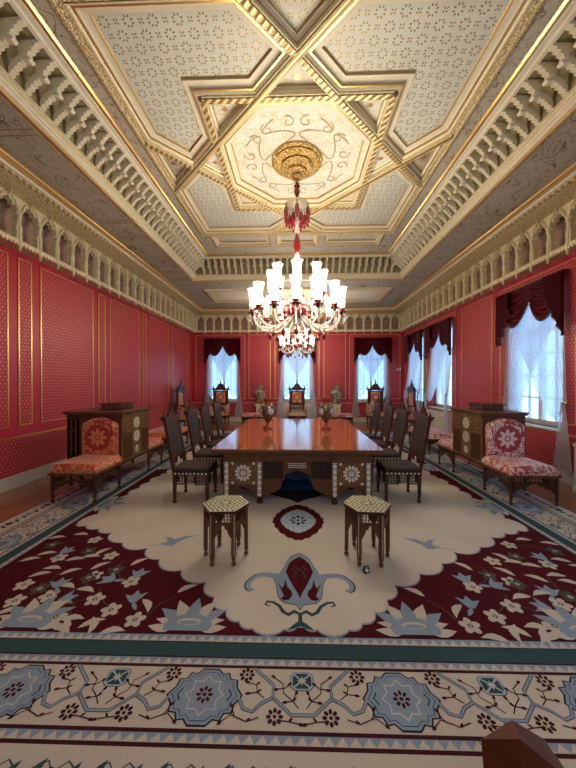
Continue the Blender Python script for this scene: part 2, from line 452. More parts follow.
# ---------------------------------------------------------------- floor and walls
def structure(o): o['kind'] = 'structure'; return o
structure(MB().box(-XW - .2, XW + .2, YF - .2, YB + .2, -.12, 0).build('floor', MT['parquet']))
def wpt(w, a, d, z):
    return {'L': (-XW + d, a, z), 'R': (XW - d, a, z), 'B': (a, YB - d, z), 'F': (a, YF + d, z)}[w]
def wbox(mb, w, a0, a1, d0, d1, z0, z1, m=0):
    p, q = wpt(w, a0, d0, z0), wpt(w, a1, d1, z1)
    return mb.box(min(p[0], q[0]), max(p[0], q[0]), min(p[1], q[1]), max(p[1], q[1]), z0, z1, m)
WT = .24
WALLS = {}
for w, nm, a0, a1 in (('L', 'wall_left', YF, YB), ('R', 'wall_right', YF, YB), ('B', 'wall_back', -XW - WT, XW + WT), ('F', 'wall_front', -XW - WT, XW + WT)):
    mb = MB(); ops = sorted((c - hw, c + hw) for ww, c, hw in WINS if ww == w)
    cur = a0
    for o0, o1 in ops:
        wbox(mb, w, cur, o0, -WT, 0, 0, 5.4); wbox(mb, w, o0, o1, -WT, 0, 0, SILL); wbox(mb, w, o0, o1, -WT, 0, HEAD, 5.4); cur = o1
    wbox(mb, w, cur, a1, -WT, 0, 0, 5.4)
    WALLS[w] = structure(mb.build(nm, MT['red']))
def gold_frame(w, a0, a1, z0, z1, t=.021, d=.014):
    mb = MB()
    wbox(mb, w, a0, a1, 0, d, z0, z0 + t); wbox(mb, w, a0, a1, 0, d, z1 - t, z1)
    wbox(mb, w, a0, a0 + t, 0, d, z0 + t, z1 - t); wbox(mb, w, a1 - t, a1, 0, d, z0 + t, z1 - t)
    mb.build('panel_moulding', MT['gold'], WALLS[w])
def dot_panel(w, a0, a1, z0, z1, hole=None):
    mb = MB(); d = .006
    if hole:
        h0, h1, y0, y1 = hole
        wbox(mb, w, a0, h0, 0, d, z0, z1); wbox(mb, w, h1, a1, 0, d, z0, z1); wbox(mb, w, h0, h1, 0, d, y1, z1)
        if y0 > z0: wbox(mb, w, h0, h1, 0, d, z0, y0)
    else: wbox(mb, w, a0, a1, 0, d, z0, z1)
    mb.build('fabric_panel', MT['red_x' if w in 'BF' else 'red_y'], WALLS[w])
    gold_frame(w, a0, a1, z0, z1)
PZ0, PZ1 = .97, 3.69
# windowless wall: wide and narrow panels in turn
per, base = 1.945, 5.13
for k in range(-4, 4):
    y = base + k * per
    y1 = min(y + 1.36, YB - .1)
    if y1 - y > .3: dot_panel('L', y, y1, PZ0, PZ1)
    if y + 1.36 + .165 + .22 < YB - .1: dot_panel('L', y + 1.525, y + 1.775, PZ0, PZ1)
def panels_with_windows(w, spans):
    for a0, a1 in spans:
        hole = None
        for ww, c, hw in WINS:
            if ww == w and a0 < c < a1: hole = (c - hw, c + hw, max(SILL, PZ0), HEAD)
        dot_panel(w, a0, a1, PZ0, PZ1, hole)
panels_with_windows('B', [(-4.32, -2.2), (-2.05, -1.12), (-.94, .94), (1.12, 2.05), (2.2, 4.32)])
panels_with_windows('R', [(-2.7, -.9), (-.7, .6), (.8, 2.6), (2.88, 4.72), (4.95, 6.79), (7.04, 8.34), (8.62, 10.56), (10.72, 12.58)])
panels_with_windows('F', [(-4.32, -2.2), (-2.05, -1.12), (-.94, .94), (1.12, 2.05), (2.2, 4.32)])
# dado: dotted band, gold rail
for w, a0, a1 in (('L', YF, YB), ('R', YF, YB), ('B', -XW, XW), ('F', -XW, XW)):
    wbox(MB(), w, a0, a1, 0, .006, .2, .785).build('dado_fabric', MT['red_x' if w in 'BF' else 'red_y'], WALLS[w])
    wbox(MB(), w, a0, a1, 0, .022, .785, .81).build('dado_rail', MT['gold'], WALLS[w])
    mb = MB(); wbox(mb, w, a0, a1, 0, .022, 0, .185); wbox(mb, w, a0, a1, 0, .030, .165, .20)
    structure(mb.build({'L': 'baseboard_left', 'R': 'baseboard_right', 'B': 'baseboard_back', 'F': 'baseboard_front'}[w], MT['baseboard']))

# ---------------------------------------------------------------- windows
for k, (w, c, hw) in enumerate(WINS):
    win = structure(empty('window_%d' % (k + 1), wpt(w, c, 0, 0)))
    inv = win.matrix_basis.inverted() if False else Matrix.Translation(-Vector(wpt(w, c, 0, 0)))
    a0, a1 = c - hw, c + hw
    def part(mb, name, mat): mb.xf(inv); return mb.build(name, MT[mat], win)
    mb = MB()
    for q0, q1 in ((a0, a0 + .06), (a1 - .06, a1)): wbox(mb, w, q0, q1, -.22, -.12, SILL, HEAD)
    wbox(mb, w, a0, a1, -.22, -.12, SILL, SILL + .07); wbox(mb, w, a0, a1, -.22, -.12, HEAD - .07, HEAD)
    wbox(mb, w, c - .045, c + .045, -.213, -.127, SILL + .07, HEAD - .07)
    wbox(mb, w, a0 + .06, a1 - .06, -.21, -.13, 2.62, 2.70)
    part(mb, 'window_frame', 'white')
    for s0, s1 in ((a0 + .06, c - .045), (c + .045, a1 - .06)):
        mb = MB()
        for zz in (1.38, 1.80, 2.21): wbox(mb, w, s0, s1, -.19, -.155, zz - .012, zz + .012)
        wbox(mb, w, (s0 + s1) / 2 - .012, (s0 + s1) / 2 + .012, -.193, -.152, SILL + .07, 2.62)
        part(mb, 'glazing_bar', 'white')
        part(wbox(MB(), w, s0, s1, -.172, -.168, SILL + .07, 2.62), 'pane', 'pane')
        part(wbox(MB(), w, s0, s1, -.172, -.168, 2.70, HEAD - .07), 'pane', 'pane')
    part(wbox(MB(), w, a0 - .05, a1 + .05, -.12, .10, SILL - .04, SILL), 'window_sill', 'white')

# ---------------------------------------------------------------- wall cornice
RECT = [(-XW, YF), (XW, YF), (XW, YB), (-XW, YB)]
tr = structure(empty('trim_1'))
def ring(name, prof, mat, parent, rect=RECT):
    mb = MB(); ring_profile(mb, rect, prof); return mb.build(name, MT[mat], parent)
ring('niche_cove', [(.05, 3.78), (.05, 4.25), (.12, 4.44), (.30, 4.48)], 'niche', tr)
ring('crenel_band', [(0, 3.775), (.28, 3.765), (.315, 3.775), (.32, 3.80), (.305, 3.835), (.285, 3.845), (.05, 3.85)], 'gilt', tr)
ring('fascia', [(.29, 4.455), (.32, 4.46), (.36, 4.475), (.46, 4.50), (.545, 4.53), (.575, 4.545)], 'gold_relief', tr)
ring('dentil_band', [(.575, 4.535), (.60, 4.545), (.60, 4.57)], 'gold_rope', tr)
ring('pale_moulding', [(.60, 4.57), (.635, 4.575), (.65, 4.595), (.665, 4.60)], 'ivory', tr)
ring('gold_moulding', [(.665, 4.60), (.68, 4.605), (.70, 4.625), (.725, 4.63), (.735, 4.655)], 'gold', tr)
U = .360
def arch_mesh():
    h = [(.135, 3.83), (.140, 3.95), (.126, 4.00), (.150, 4.06), (.155, 4.19), (.130, 4.215), (.142, 4.275), (.112, 4.32), (.074, 4.30), (.070, 4.36), (.030, 4.37), (0, 4.43)]
    pts = [(-U / 2, 3.83), (-U / 2, 4.47), (U / 2, 4.47), (U / 2, 3.83)] + h + [(-x, z) for x, z in h[-2::-1]]
    return MB().prism(pts, 'y', .215, .30).mesh('arch_plate', MT['gilt'])
def rib_mesh():
    # colonnette between two arches, ending in a pendant drop
    mb = MB()
    mb.lathe([(.004, 3.655), (.020, 3.675), (.012, 3.695), (.032, 3.715), (.016, 3.735), (.038, 3.76), (.038, 3.81), (.022, 3.83), (.018, 3.95), (.030, 3.99), (.016, 4.04), (.016, 4.15), (.032, 4.19), (.018, 4.23)], 8, (0, .305, 0))
    mb.tube([(0, .305, 4.20), (.03, .315, 4.26), (.06, .315, 4.33)], [.016, .018, .006], 5); mb.tube([(0, .305, 4.20), (-.03, .315, 4.26), (-.06, .315, 4.33)], [.016, .018, .006], 5)
    return mb.mesh('bracket', MT['gilt'])
def tooth_mesh():
    mb = MB()
    for k in range(6):
        x = (k - 2.5) * U / 6
        mb.prism([(x - .020, 3.785), (x - .020, 3.755), (x, 3.735), (x + .020, 3.755), (x + .020, 3.785)], 'y', .285, .318)
    return mb.mesh('crenel_teeth', MT['gilt'])
def leaf_mesh():
    # foliate relief over the arch
    mb = MB()
    for s in (-1, 1):
        mb.tube([(s * .01, .305, 4.43), (s * .05, .312, 4.425), (s * .10, .31, 4.38), (s * .145, .305, 4.30)], [.008, .014, .013, .006], 5)
    mb.tube([(0, .305, 4.42), (0, .335, 4.45), (0, .36, 4.475)], [.008, .018, .006], 6)
    return mb.mesh('foliate_relief', MT['gold_relief'])
UM = [('arch_plate', arch_mesh(), 0), ('bracket', rib_mesh(), .5), ('crenel_teeth', tooth_mesh(), 0), ('foliate_relief', leaf_mesh(), 0)]
def unit_row(w, a0, a1, rot):
    n = round((a1 - a0) / U); st = (a1 - a0) / n
    for k in range(n):
        for nm, me, off in UM:
            a = a0 + (k + .5 + off) * st
            if off and k == n - 1: continue
            link(me, nm, tr, wpt(w, a, 0, 0), (0, 0, rot), (st / U, 1, 1))
unit_row('L', 1.9, YB - .30, -PI / 2)
unit_row('R', 1.9, YB - .30, PI / 2)
unit_row('B', -XW + .30, XW - .30, PI)

# ---------------------------------------------------------------- ceiling
TX, TY0, TY1 = 3.04, 2 * YC - 8.78, 8.78
TRAY = [(-TX, TY0), (TX, TY0), (TX, TY1), (-TX, TY1)]
ceil = structure(MB().box(-XW - WT, XW + WT, YF - WT, YB + WT, 5.32, 5.42).build('ceiling', MT['ivory']))
mb = MB(); e = .45
o = ring_offset(RECT, e)
for q in ([o[0], o[1], (o[1][0], TY0), (o[0][0], TY0)], [(o[3][0], TY1), (o[2][0], TY1), o[2], o[3]],
          [(-XW + e, TY0), (-TX, TY0), (-TX, TY1), (-XW + e, TY1)], [(TX, TY0), (XW - e, TY0), (XW - e, TY1), (TX, TY1)]):
    mb.poly(q, Z1 + .01)
mb.build('soffit', MT['scroll_dark'], ceil)
# gold fillets dividing the side soffits
for s in (-1, 1):
    k = 0; y = TY0
    while y < TY1:
        l = (2.0, .55)[k % 2]; y1 = min(y + l, TY1)
        mb = MB(); poly = [(s * 3.10, y + .03), (s * 3.70, y + .03), (s * 3.70, y1 - .03), (s * 3.10, y1 - .03)]
        if s < 0: poly = poly[::-1]
        ring_profile(mb, poly, [(0, Z1 + .008), (.012, Z1 + .002), (.024, Z1 + .008)])
        mb.build('soffit_fillet', MT['umber'], ceil); y = y1; k += 1
trf = structure(empty('trim_2'))
ring('lower_lip', [(-.02, 4.66), (0, 4.645), (.022, 4.65), (.026, 4.675)], 'gold', trf, TRAY)
ring('lower_moulding', [(.026, 4.675), (.05, 4.68), (.055, 4.715), (.075, 4.72), (.08, 4.75)], 'ivory', trf, TRAY)
ring('lower_bead', [(.08, 4.75), (.095, 4.755), (.10, 4.785), (.12, 4.79), (.12, 4.80)], 'gilt', trf, TRAY)
m = Mat('khaki_recess', (.27, .225, .115), .6); MT['khaki'] = m.m
ring('frieze_ground', [(.12, 4.80), (.10, 4.83), (.10, 5.06), (.16, 5.13), (.44, 5.145)], 'khaki', trf, TRAY)
ring('upper_moulding', [(.42, 5.125), (.46, 5.13), (.475, 5.15), (.52, 5.155), (.53, 5.165)], 'ivory', trf, TRAY)
ring('upper_gold_bead', [(.53, 5.165), (.545, 5.148), (.575, 5.148), (.595, 5.165), (.60, 5.19)], 'gold', trf, TRAY)
FU = .187
def corbel_mesh():
    f = [(.115, 4.80), (.150, 4.815), (.140, 4.835), (.185, 4.85), (.175, 4.872), (.222, 4.885), (.212, 4.907), (.262, 4.915), (.255, 4.94), (.33, 4.925), (.352, 4.945), (.335, 4.972),
         (.300, 4.98), (.33, 5.0), (.32, 5.02), (.365, 5.035), (.352, 5.058), (.40, 5.075), (.388, 5.095), (.44, 5.11), (.44, 5.14)]
    b = [(.16, 5.13), (.20, 5.06), (.22, 4.99), (.17, 4.95), (.12, 4.88)]
    return MB().prism(f + b, 'x', -.028, .028).mesh('corbel', MT['ivory'])
def corbel_leaf():
    mb = MB().prism([(-.050, 4.975), (0, 4.985), (.050, 4.975), (.045, 4.955), (0, 4.945), (-.045, 4.955)], 'y', .29, .335)
    return mb.mesh('corbel_volute', MT['ivory'])
FM = [('corbel', corbel_mesh()), ('corbel_volute', corbel_leaf())]
def corbel_row(ax, fixed, a0, a1, rot):
    n = round((a1 - a0) / FU); st = (a1 - a0) / n
    for k in range(n):
        a = a0 + (k + .5) * st
        if ax == 'y' and a < 2.0: continue
        p = (fixed, a, 0) if ax == 'y' else (a, fixed, 0)
        for nm, me in FM: link(me, nm, trf, p, (0, 0, rot))
corbel_row('y', -TX, TY0 + .26, TY1 - .26, -PI / 2)
corbel_row('y', TX, TY0 + .26, TY1 - .26, PI / 2)
corbel_row('x', TY1, -TX + .26, TX - .26, PI)

ZR, ZP = 5.155, 5.255
A, D, B = 1.17, 1.655, 2.2
cp = structure(empty('trim_3', (0, YC, 0)))
def cell(poly, mat, sc=1.0, zr=ZR, name='coffer', star=False, dz=1.0, skirt=None):
    ar = sum(poly[i - 1][0] * poly[i][1] - poly[i][0] * poly[i - 1][1] for i in range(len(poly)))
    if ar < 0: poly = poly[::-1]
    prof = [(.045, 0), (.045, .015), (.065, .015), (.085, .03), (.105, .03), (.105, .055), (.125, .065), (.155, .070), (.185, .07), (.188, .095), (.20, .10)]
    # gold rope, dark, ivory, dark, gilt ...
    mats = [MT['gilt'], MT['umber'], MT['gold'], MT['ivory'], MT['stencil']]
    ids = [1, 0, 0, 2, 1, 3, 3, 3, 1, 2]
    prof = [(d * sc if i > 1 else d * (sc if sc < .8 else 1), zr + z * dz) for i, (d, z) in enumerate(prof)]
    if skirt: prof = [(0, skirt), (.02, zr)] + prof; ids = [3, 2] + ids
    mb = MB(); ring_profile(mb, poly, prof, ids)
    fr = mb.build(name + '_moulding', mats, cp)
    MB().poly(ring_offset(poly, prof[-1][0]), prof[-1][1]).build('panel', MT[mat], fr)
    if star:
        cx, cy = sum(p[0] for p in poly) / len(poly), sum(p[1] for p in poly) / len(poly)
        q = [(cx + (.055 if k % 2 == 0 else .022) * math.cos(k * PI / 8), cy + (.055 if k % 2 == 0 else .022) * math.sin(k * PI / 8)) for k in range(16)]
        MB().poly(q, prof[-1][1] - .004).build('star', MT['gold'], fr)
    return fr
oc = [(A, D - A), (D - A, A), (-(D - A), A), (-A, D - A), (-A, -(D - A)), (-(D - A), -A), (D - A, -A), (A, -(D - A))]
cell(oc, 'octa', 1.0, name='octagon')
for k in range(4):
    c, s = round(math.cos(k * PI / 2)), round(math.sin(k * PI / 2))
    R = lambda P: [(x * c - y * s, x * s + y * c) for x, y in P]
    cell(R([(B, B), (B, B - D), (D, 0), (A, D - A), (A, A), (D - A, A), (0, D), (B - D, B)][::-1]), 'stencil', 1.0, name='angle')
    cell(R([(A, A), (A, D - A), (D - A, A)]), 'octa', .42, name='spandrel', star=True)
    cell(R([(D, 0), (A, D - A), (A, -(D - A))]), 'octa', .42, name='point', star=True)
    if k % 2 == 0: cell(R([(D, 0), (B, B - D), (B, -(B - D))]), 'scroll', .5, name='side', star=True)
    else: cell(R([(D, 0), (B, B - D), (B, -(B - D))]), 'stencil', .5, name='end')
for s in (-1, 1):
    for x0, x1 in ((-2.1, -.62), (-.55, .55), (.62, 2.1)):
        cell([(x0, s * 2.20), (x1, s * 2.20), (x1, s * 2.88), (x0, s * 2.88)], 'stencil', .8, name='end_panel')
# ribs of the star, with a rope bead along each
RIBN = [0]
def rib(p, q, w=.10):
    RIBN[0] += 1; dz = .0015 * RIBN[0]
    p, q = Vector((*p, 0)), Vector((*q, 0)); t = (q - p).normalized(); n = Vector((-t.y, t.x, 0))
    mb = MB()
    for ww, z0, z1, m in ((w, ZR - dz, ZP + .05 + dz, 0), (w * .62, ZR - .016 - dz, ZR - dz, 1)):
        a, b, c, d = p + n * ww / 2, p - n * ww / 2, q - n * ww / 2, q + n * ww / 2
        v = [(i.x, i.y, z) for z in (z0, z1) for i in (a, b, c, d)]
        mb.add(v, [(0, 1, 2, 3), (0, 4, 5, 1), (1, 5, 6, 2), (2, 6, 7, 3), (3, 7, 4, 0)], m)
    mb.build('rib', [MT['gilt'], MT['gold_rope']], cp)
for s in (-1, 1):
    rib((-A, s * A), (A, s * A)); rib((s * A, -A), (s * A, A))
for sx, sy in ((1, 1), (1, -1), (-1, 1), (-1, -1)):
    rib((sx * (B), sy * (D - B)), (sx * (D - B), sy * B))
BO = [(-B, -B), (B, -B), (B, B), (-B, B)]
mb = MB(); ring_profile(mb, ring_offset(BO, -.075), [(.0, ZR + .01), (.02, ZR - .015), (.05, ZR - .02), (.075, ZR - .005), (.11, ZR), (.125, ZR + .02)]); mb.build('egg_and_dart_band', MT['gold_relief'], cp)
EX, EY = 2.46, 3.33
mb = MB()
for q in ([(-EX, -EY), (-B - .06, -EY), (-B - .06, EY), (-EX, EY)], [(B + .06, -EY), (EX, -EY), (EX, EY), (B + .06, EY)],
          [(-B - .06, -EY), (B + .06, -EY), (B + .06, -2.88), (-B - .06, -2.88)], [(-B - .06, 2.88), (B + .06, 2.88), (B + .06, EY), (-B - .06, EY)]): mb.poly(q, ZR + .02)
for s in (-1, 1):
    for x in (-2.18, -.585, .585, 2.18): mb.poly([(x - .09, s * 2.2), (x + .09, s * 2.2), (x + .09, s * 2.9), (x - .09, s * 2.9)], ZR + .015)
    mb.poly([(-2.2, s * 2.2), (2.2, s * 2.2), (2.2, s * 2.30), (-2.2, s * 2.30)], ZR + .012)
mb.build('border_ground', MT['scroll'], cp)
# painted gold arabesques in the octagon
mb = MB()
for k in range(8):
    a = k * PI / 4 + PI / 8
    pts = []
    for i in range(15):
        t = i / 14; r = .42 + .42 * t; b = a + .34 * math.sin(t * 2 * PI) * (1 if k % 2 else -1)
        pts.append((r * math.cos(b), r * math.sin(b)))
    mb.stroke(pts, .020, ZR + .096)
    for sgn in (-1, 1):
        cx, cy = .74 * math.cos(a + sgn * .22), .74 * math.sin(a + sgn * .22)
        mb.stroke([(cx + (.10 - .006 * i) * math.cos(sgn * i * .5 + a), cy + (.10 - .006 * i) * math.sin(sgn * i * .5 + a)) for i in range(14)], .017, ZR + .095)
mb.build('gold_arabesque', MT['umber'], cp)
# back and front soffit coffers
for nm, yc in (('back', 10.3), ('front', 2 * YC - 10.3)):
    sgn = 1 if nm == 'back' else -1
    for x0, x1 in ((-3.0, -1.35), (1.35, 3.0)):
        fr = cell([(x0, yc - YC - .75), (x1, yc - YC - .75), (x1, yc - YC + .75), (x0, yc - YC + .75)], 'octa', 1.3, zr=Z1 - .055, name='soffit_coffer', dz=.5, skirt=Z1 + .012)
    o8 = [(1.0 * math.cos(PI / 8 + k * PI / 4), yc - YC + .95 * math.sin(PI / 8 + k * PI / 4)) for k in range(8)]
    cell(o8, 'octa', 1.3, zr=Z1 - .055, name='soffit_octagon', dz=.5, skirt=Z1 + .012)
# ---------------------------------------------------------------- carpet
CW, CL, CYC, CROT = 3.525, 4.5, 5.6, math.radians(.4)
carpet = tag(empty('carpet', (0, CYC, 0), CROT), 'huge cream and maroon floral carpet with blue medallion border covering the floor', 'carpet')
CT = .012
CI = Matrix.Rotation(-CROT, 4, 'Z') @ Matrix.Translation((0, -CYC, 0))
def cpx(px, py):
    p = CI @ unproject(px, py, CT); return (p.x, p.y)
CR = lambda d: [(-CW + d, -CL + d), (CW - d, -CL + d), (CW - d, CL - d), (-CW + d, CL - d)]
MB().box(-CW, CW, -CL, CL, 0, CT).build('backing', MT['c_dark'], carpet)
def band(name, d0, d1, c, z=.001):
    mb = MB(); ring_profile(mb, CR(0), [(d0, CT + z), (d1, CT + z)]); return mb.build(name, MT['c_' + c], carpet)
# offsets measured from the outer edge inward
band('outer_border', .015, .244, 'cream'); 
band('outer_guard', .262, .302, 'blue'); band('main_border', .320, .629, 'cream'); band('middle_guard', .646, .690, 'blue')
band('teal_stripe', .700, .796, 'teal'); band('inner_guard', .802, .853, 'blue')
MB().poly(CR(.862), CT + .001).build('corner_ground', MT['c_maroon'], carpet)
# zigzag teeth along the guard stripes
def zigzag(name, d0, d1, step, c):
    mb = MB()
    for hx, hy, rot in ((CW, CL, 0), (CL, CW, 1), (CW, CL, 2), (CL, CW, 3)):
        n = int(2 * (hx - d0) / step); s0 = len(mb.v)
        for k in range(n):
            x = -hx + d0 + (k + .5) * step
            mb.poly([(x - step / 2, -hy + d0), (x + step / 2, -hy + d0), (x + .1 * step, -hy + d1)], CT + .002)
        mb.xf(Matrix.Rotation(rot * PI / 2, 4, 'Z'), s0)
    o = mb.build(name, MT['c_' + c], carpet); o['kind'] = 'stuff'
zigzag('zigzag_teeth', .262, .300, .062, 'cream'); zigzag('zigzag_teeth', .648, .686, .062, 'cream'); zigzag('zigzag_teeth', .804, .845, .062, 'cream')

def star(n, r0, r1, ph=0, sx=1, sy=1):
    return [((r0 if k % 2 == 0 else r1) * math.cos(ph + k * PI / n) * sx, (r0 if k % 2 == 0 else r1) * math.sin(ph + k * PI / n) * sy) for k in range(2 * n)]
def ell(cx, cy, a, b, rot=0, n=8):
    c, s = math.cos(rot), math.sin(rot)
    return [(cx + a * math.cos(t) * c - b * math.sin(t) * s, cy + a * math.cos(t) * s + b * math.sin(t) * c) for t in (2 * PI * k / n for k in range(n))]
def lobed(n, r, amp, sx=1, sy=1, seg=6, ph=0):
    return [((r + amp * abs(math.sin(n * t / 2 + ph))) * math.cos(t) * sx, (r + amp * abs(math.sin(n * t / 2 + ph))) * math.sin(t) * sy) for t in (2 * PI * k / (n * seg) for k in range(n * seg))]
MC = lambda *k: [MT['c_' + q] for q in k]
def leaf(p, q, w, bend=0.):
    # pointed leaf from p to q
    dx, dy = q[0] - p[0], q[1] - p[1]; l = math.hypot(dx, dy); ux, uy = dx / l, dy / l
    L, R = [], []
    for t in (0, .2, .45, .7, 1):
        ww = w * math.sin(PI * (t ** .8)) / 2; bb = bend * math.sin(PI * t)
        cx, cy = p[0] + dx * t - uy * bb, p[1] + dy * t + ux * bb
        L.append((cx - uy * ww, cy + ux * ww)); R.append((cx + uy * ww, cy - ux * ww))
    return [L[0]] + L[1:4] + [L[4]] + R[3:0:-1]
# --- main border motifs (local: s along, t across, centre of the band)
def medallion():
    mb = MB()
    jag = [(-.205, 0), (-.17, .045), (-.165, .085), (-.125, .09), (-.11, .125), (-.075, .118), (-.045, .148), (.045, .148), (.075, .118), (.11, .125), (.125, .09), (.165, .085), (.17, .045), (.205, 0)]
    full = jag + [(x, -y) for x, y in jag[-2:0:-1]]
    mb.poly([(x * 1.0, y * 1.0) for x, y in full], .0012, 0)
    mb.poly([(x * .95, y * .94) for x, y in full], .0020, 1)
    mb.poly([(x * .86, y * .84) for x, y in full], .0026, 0); mb.poly([(x * .84, y * .82) for x, y in full], .0032, 1)
    mb.poly(star(8, .105, .078), .0038, 2); mb.poly(star(8, .096, .070), .0044, 1)
    for k in range(8): mb.poly(ell(.032 * math.cos(k * PI / 4), .032 * math.sin(k * PI / 4), .014, .009, k * PI / 4), .0050, 3)
    mb.poly(ell(0, 0, .012, .010), .0055, 3)
    for s in (-1, 1): mb.stroke([(s * .125, .03), (s * .145, 0), (s * .125, -.03)], .008, .0050, 4)
    return mb.mesh('border_medallion', MC('navy', 'blue', 'cream', 'maroon', 'teal'))
def diamond():
    mb = MB(); q = [(-.06, -.03), (-.038, -.05), (.038, -.05), (.06, -.03), (.06, .03), (.038, .05), (-.038, .05), (-.06, .03)]
    mb.poly([(x * 1.06, y * 1.06) for x, y in q], .0012, 0); mb.poly(q, .002, 1); mb.poly([(x * .86, y * .84) for x, y in q], .0026, 2)
    mb.stroke([(-.045, -.036), (.045, .036)], .009, .0034, 1); mb.stroke([(-.045, .036), (.045, -.036)], .009, .0034, 1); mb.poly(star(4, .028, .010), .004, 3)
    return mb.mesh('border_diamond', MC('navy', 'bluelite', 'teal', 'cream'))
def rosette(c='dark'):
    mb = MB()
    for k in range(8): mb.poly(ell(.031 * math.cos(k * PI / 4), .029 * math.sin(k * PI / 4), .0135, .010, k * PI / 4, 7), .0015, 0)
    mb.poly(ell(0, 0, .010, .009), .002, 0)
    return mb.mesh('border_rosette', MC(c))
def vine():
    mb = MB()
    P = [(-.27, .155), (-.155, .06), (-.155, -.005), (-.058, -.085), (.058, -.085), (.155, -.005), (.155, .06), (.27, .155)]
    Q = [(-.155, -.005), (-.215, -.035), (-.255, -.075), (-.305, -.06), (-.335, -.01)]
    for pl in (P, Q, [(-x, y) for x, y in Q]):
        mb.stroke(pl, .019, .0010, 1); mb.stroke(pl, .013, .0014, 0)
    br = [[(-.02, -.055), (-.05, -.02), (-.10, .02), (-.105, .07), (-.15, .10)], [(-.10, .04), (-.075, .06)], [(-.10, .045), (-.13, .04)], [(-.05, -.02), (-.035, .01)], [(-.05, -.02), (-.08, -.025)],
          [(-.20, -.01), (-.24, .02), (-.28, .015)], [(-.24, .02), (-.25, .06), (-.29, .07)], [(-.13, -.11), (-.07, -.115), (-.02, -.125)], [(-.22, -.10), (-.28, -.12), (-.36, -.09), (-.40, -.12)], [(-.34, -.10), (-.36, -.06)]]
    for b in br:
        for s in (1, -1):
            pl = [(s * x, y) for x, y in b]; mb.stroke(pl, .0055, .0018, 2)
            (x0, y0), (x1, y1) = pl[-2], pl[-1]; l = math.hypot(x1 - x0, y1 - y0)
            mb.poly(leaf((x1 - (x1 - x0) / l * .004, y1), (x1 + (x1 - x0) / l * .028, y1 + (y1 - y0) / l * .028), .016), .0022, 2)
            if len(pl) > 2: mb.poly(leaf(pl[1], (pl[1][0] + .022 * s, pl[1][1] + .018), .012), .0022, 2)
    return mb.mesh('border_vine', MC('blue', 'navy', 'dark'))
MM, DM, RM, VM = medallion(), diamond(), rosette(), vine()
tc = .475
def border_side(half, other, rot, n):
    M = Matrix.Rotation(rot, 4, 'Z')
    def put(me, nm, s, t): link(me, nm, carpet, M @ Vector((s, -other + tc + t, CT + .001)), (0, 0, rot))
    st = 1.04
    for k in range(-n, n + 1):
        s = k * st
        if abs(s) < half - .3:
            put(DM, 'border_diamond', s, .085 - .0)
            put(VM, 'border_vine', s, 0)
            for x, y in ((-.31, .115), (.31, .115), (-.14, -.095), (.14, -.095)): put(RM, 'border_rosette', s + x, y)
        s = (k + .5) * st
        if abs(s) < half - .2: put(MM, 'border_medallion', s, 0)
border_side(CW, CL, 0, 3); border_side(CL, CW, PI / 2, 4); border_side(CL, CW, -PI / 2, 4); border_side(CW, CL, PI, 3)
# --- outer border: small scrolled flowers
def outer_flower(c):
    mb = MB()
    mb.stroke([(-.13, -.05), (-.10, .03), (-.04, .06), (.0, .02), (.05, .06), (.10, .03), (.13, -.05)], .007, .001, 1)
    mb.poly(lobed(5, .030, .016, 1.1, .9, 5), .0014, 2); mb.poly(lobed(5, .026, .014, 1.1, .9, 5), .0018, 0)
    mb.poly(leaf((-.10, -.02), (-.05, .07), .04), .0014, 1); mb.poly(leaf((.06, -.03), (.11, .06), .04), .0014, 1)
    return mb.mesh('outer_flower', MC(c, 'teal', 'navy'))
OF = [outer_flower('dark'), outer_flower('blue')]
for half, other, rot, n in ((CW, CL, 0, 12), (CL, CW, PI / 2, 16), (CL, CW, -PI / 2, 16), (CW, CL, PI, 12)):
    M = Matrix.Rotation(rot, 4, 'Z')
    for k in range(-n, n + 1): link(OF[k % 2], 'outer_flower', carpet, M @ Vector((k * .27, -other + .125, CT + .001)), (0, 0, rot))

# --- scalloped cream field: traced over one quarter, mirrored
q = [(297, 628), (284, 630.5), (252, 629.5), (239, 622.5), (226, 612), (214, 598), (206, 583), (181, 571), (159, 560), (147, 548.5), (122, 543), (111, 533), (86, 525.5), (76, 526), (98, 514), (112, 505), (128, 495), (150, 482), (160, 476)]
Q = [cpx(*p) for p in q]
Q = [(min(-x, 2.60) if True else 0, y) for x, y in Q]
Q[-1] = (Q[-1][0], Q[-1][1])
Q.append((2.38, -.15))
half = [(x, y) for x, y in Q]                      # from bottom centre to the side middle (x >= 0, y < 0)
F = half + [(x, -y) for x, y in half[::-1]]
F += [(-x, y) for x, y in F[::-1]]
G = []
for p in F:
    if not G or math.hypot(p[0] - G[-1][0], p[1] - G[-1][1]) > 1e-4: G.append(p)
SCL = []
for i, p in enumerate(G):
    q2 = G[(i + 1) % len(G)]; SCL.append(p)
    l = math.hypot(q2[0] - p[0], q2[1] - p[1])
    if .07 < l < .6:
        n_ = max(1, round(l / .26)); nx, ny = (q2[1] - p[1]) / l, -(q2[0] - p[0]) / l
        for j in range(n_):
            for t in (.0, .12, .3, .5, .7, .88):
                tt = (j + t) / n_
                if tt == 0: continue
                bulge = .24 * l / n_ * math.sin(PI * t) ** .7 if t else 0
                SCL.append((p[0] + (q2[0] - p[0]) * tt + nx * bulge, p[1] + (q2[1] - p[1]) * tt + ny * bulge))
G = SCL
MB().poly(G, CT + .0016).build('field_edge', MT['c_blue'], carpet)
MB().poly([(x * .995, y * .996) for x, y in G], CT + .0022).build('field', MT['c_field'], carpet)

PN = [0]
def place4(me, nm, p, rot=0, quarters=((1, 1), (-1, 1))):
    for sx, sy in quarters:
        PN[0] += 1
        link(me, nm, carpet, (p[0] * sx, p[1] * sy, CT + .001 + .00017 * (PN[0] % 9)), (0, 0, rot * sx * sy), (sx, sy, 1))
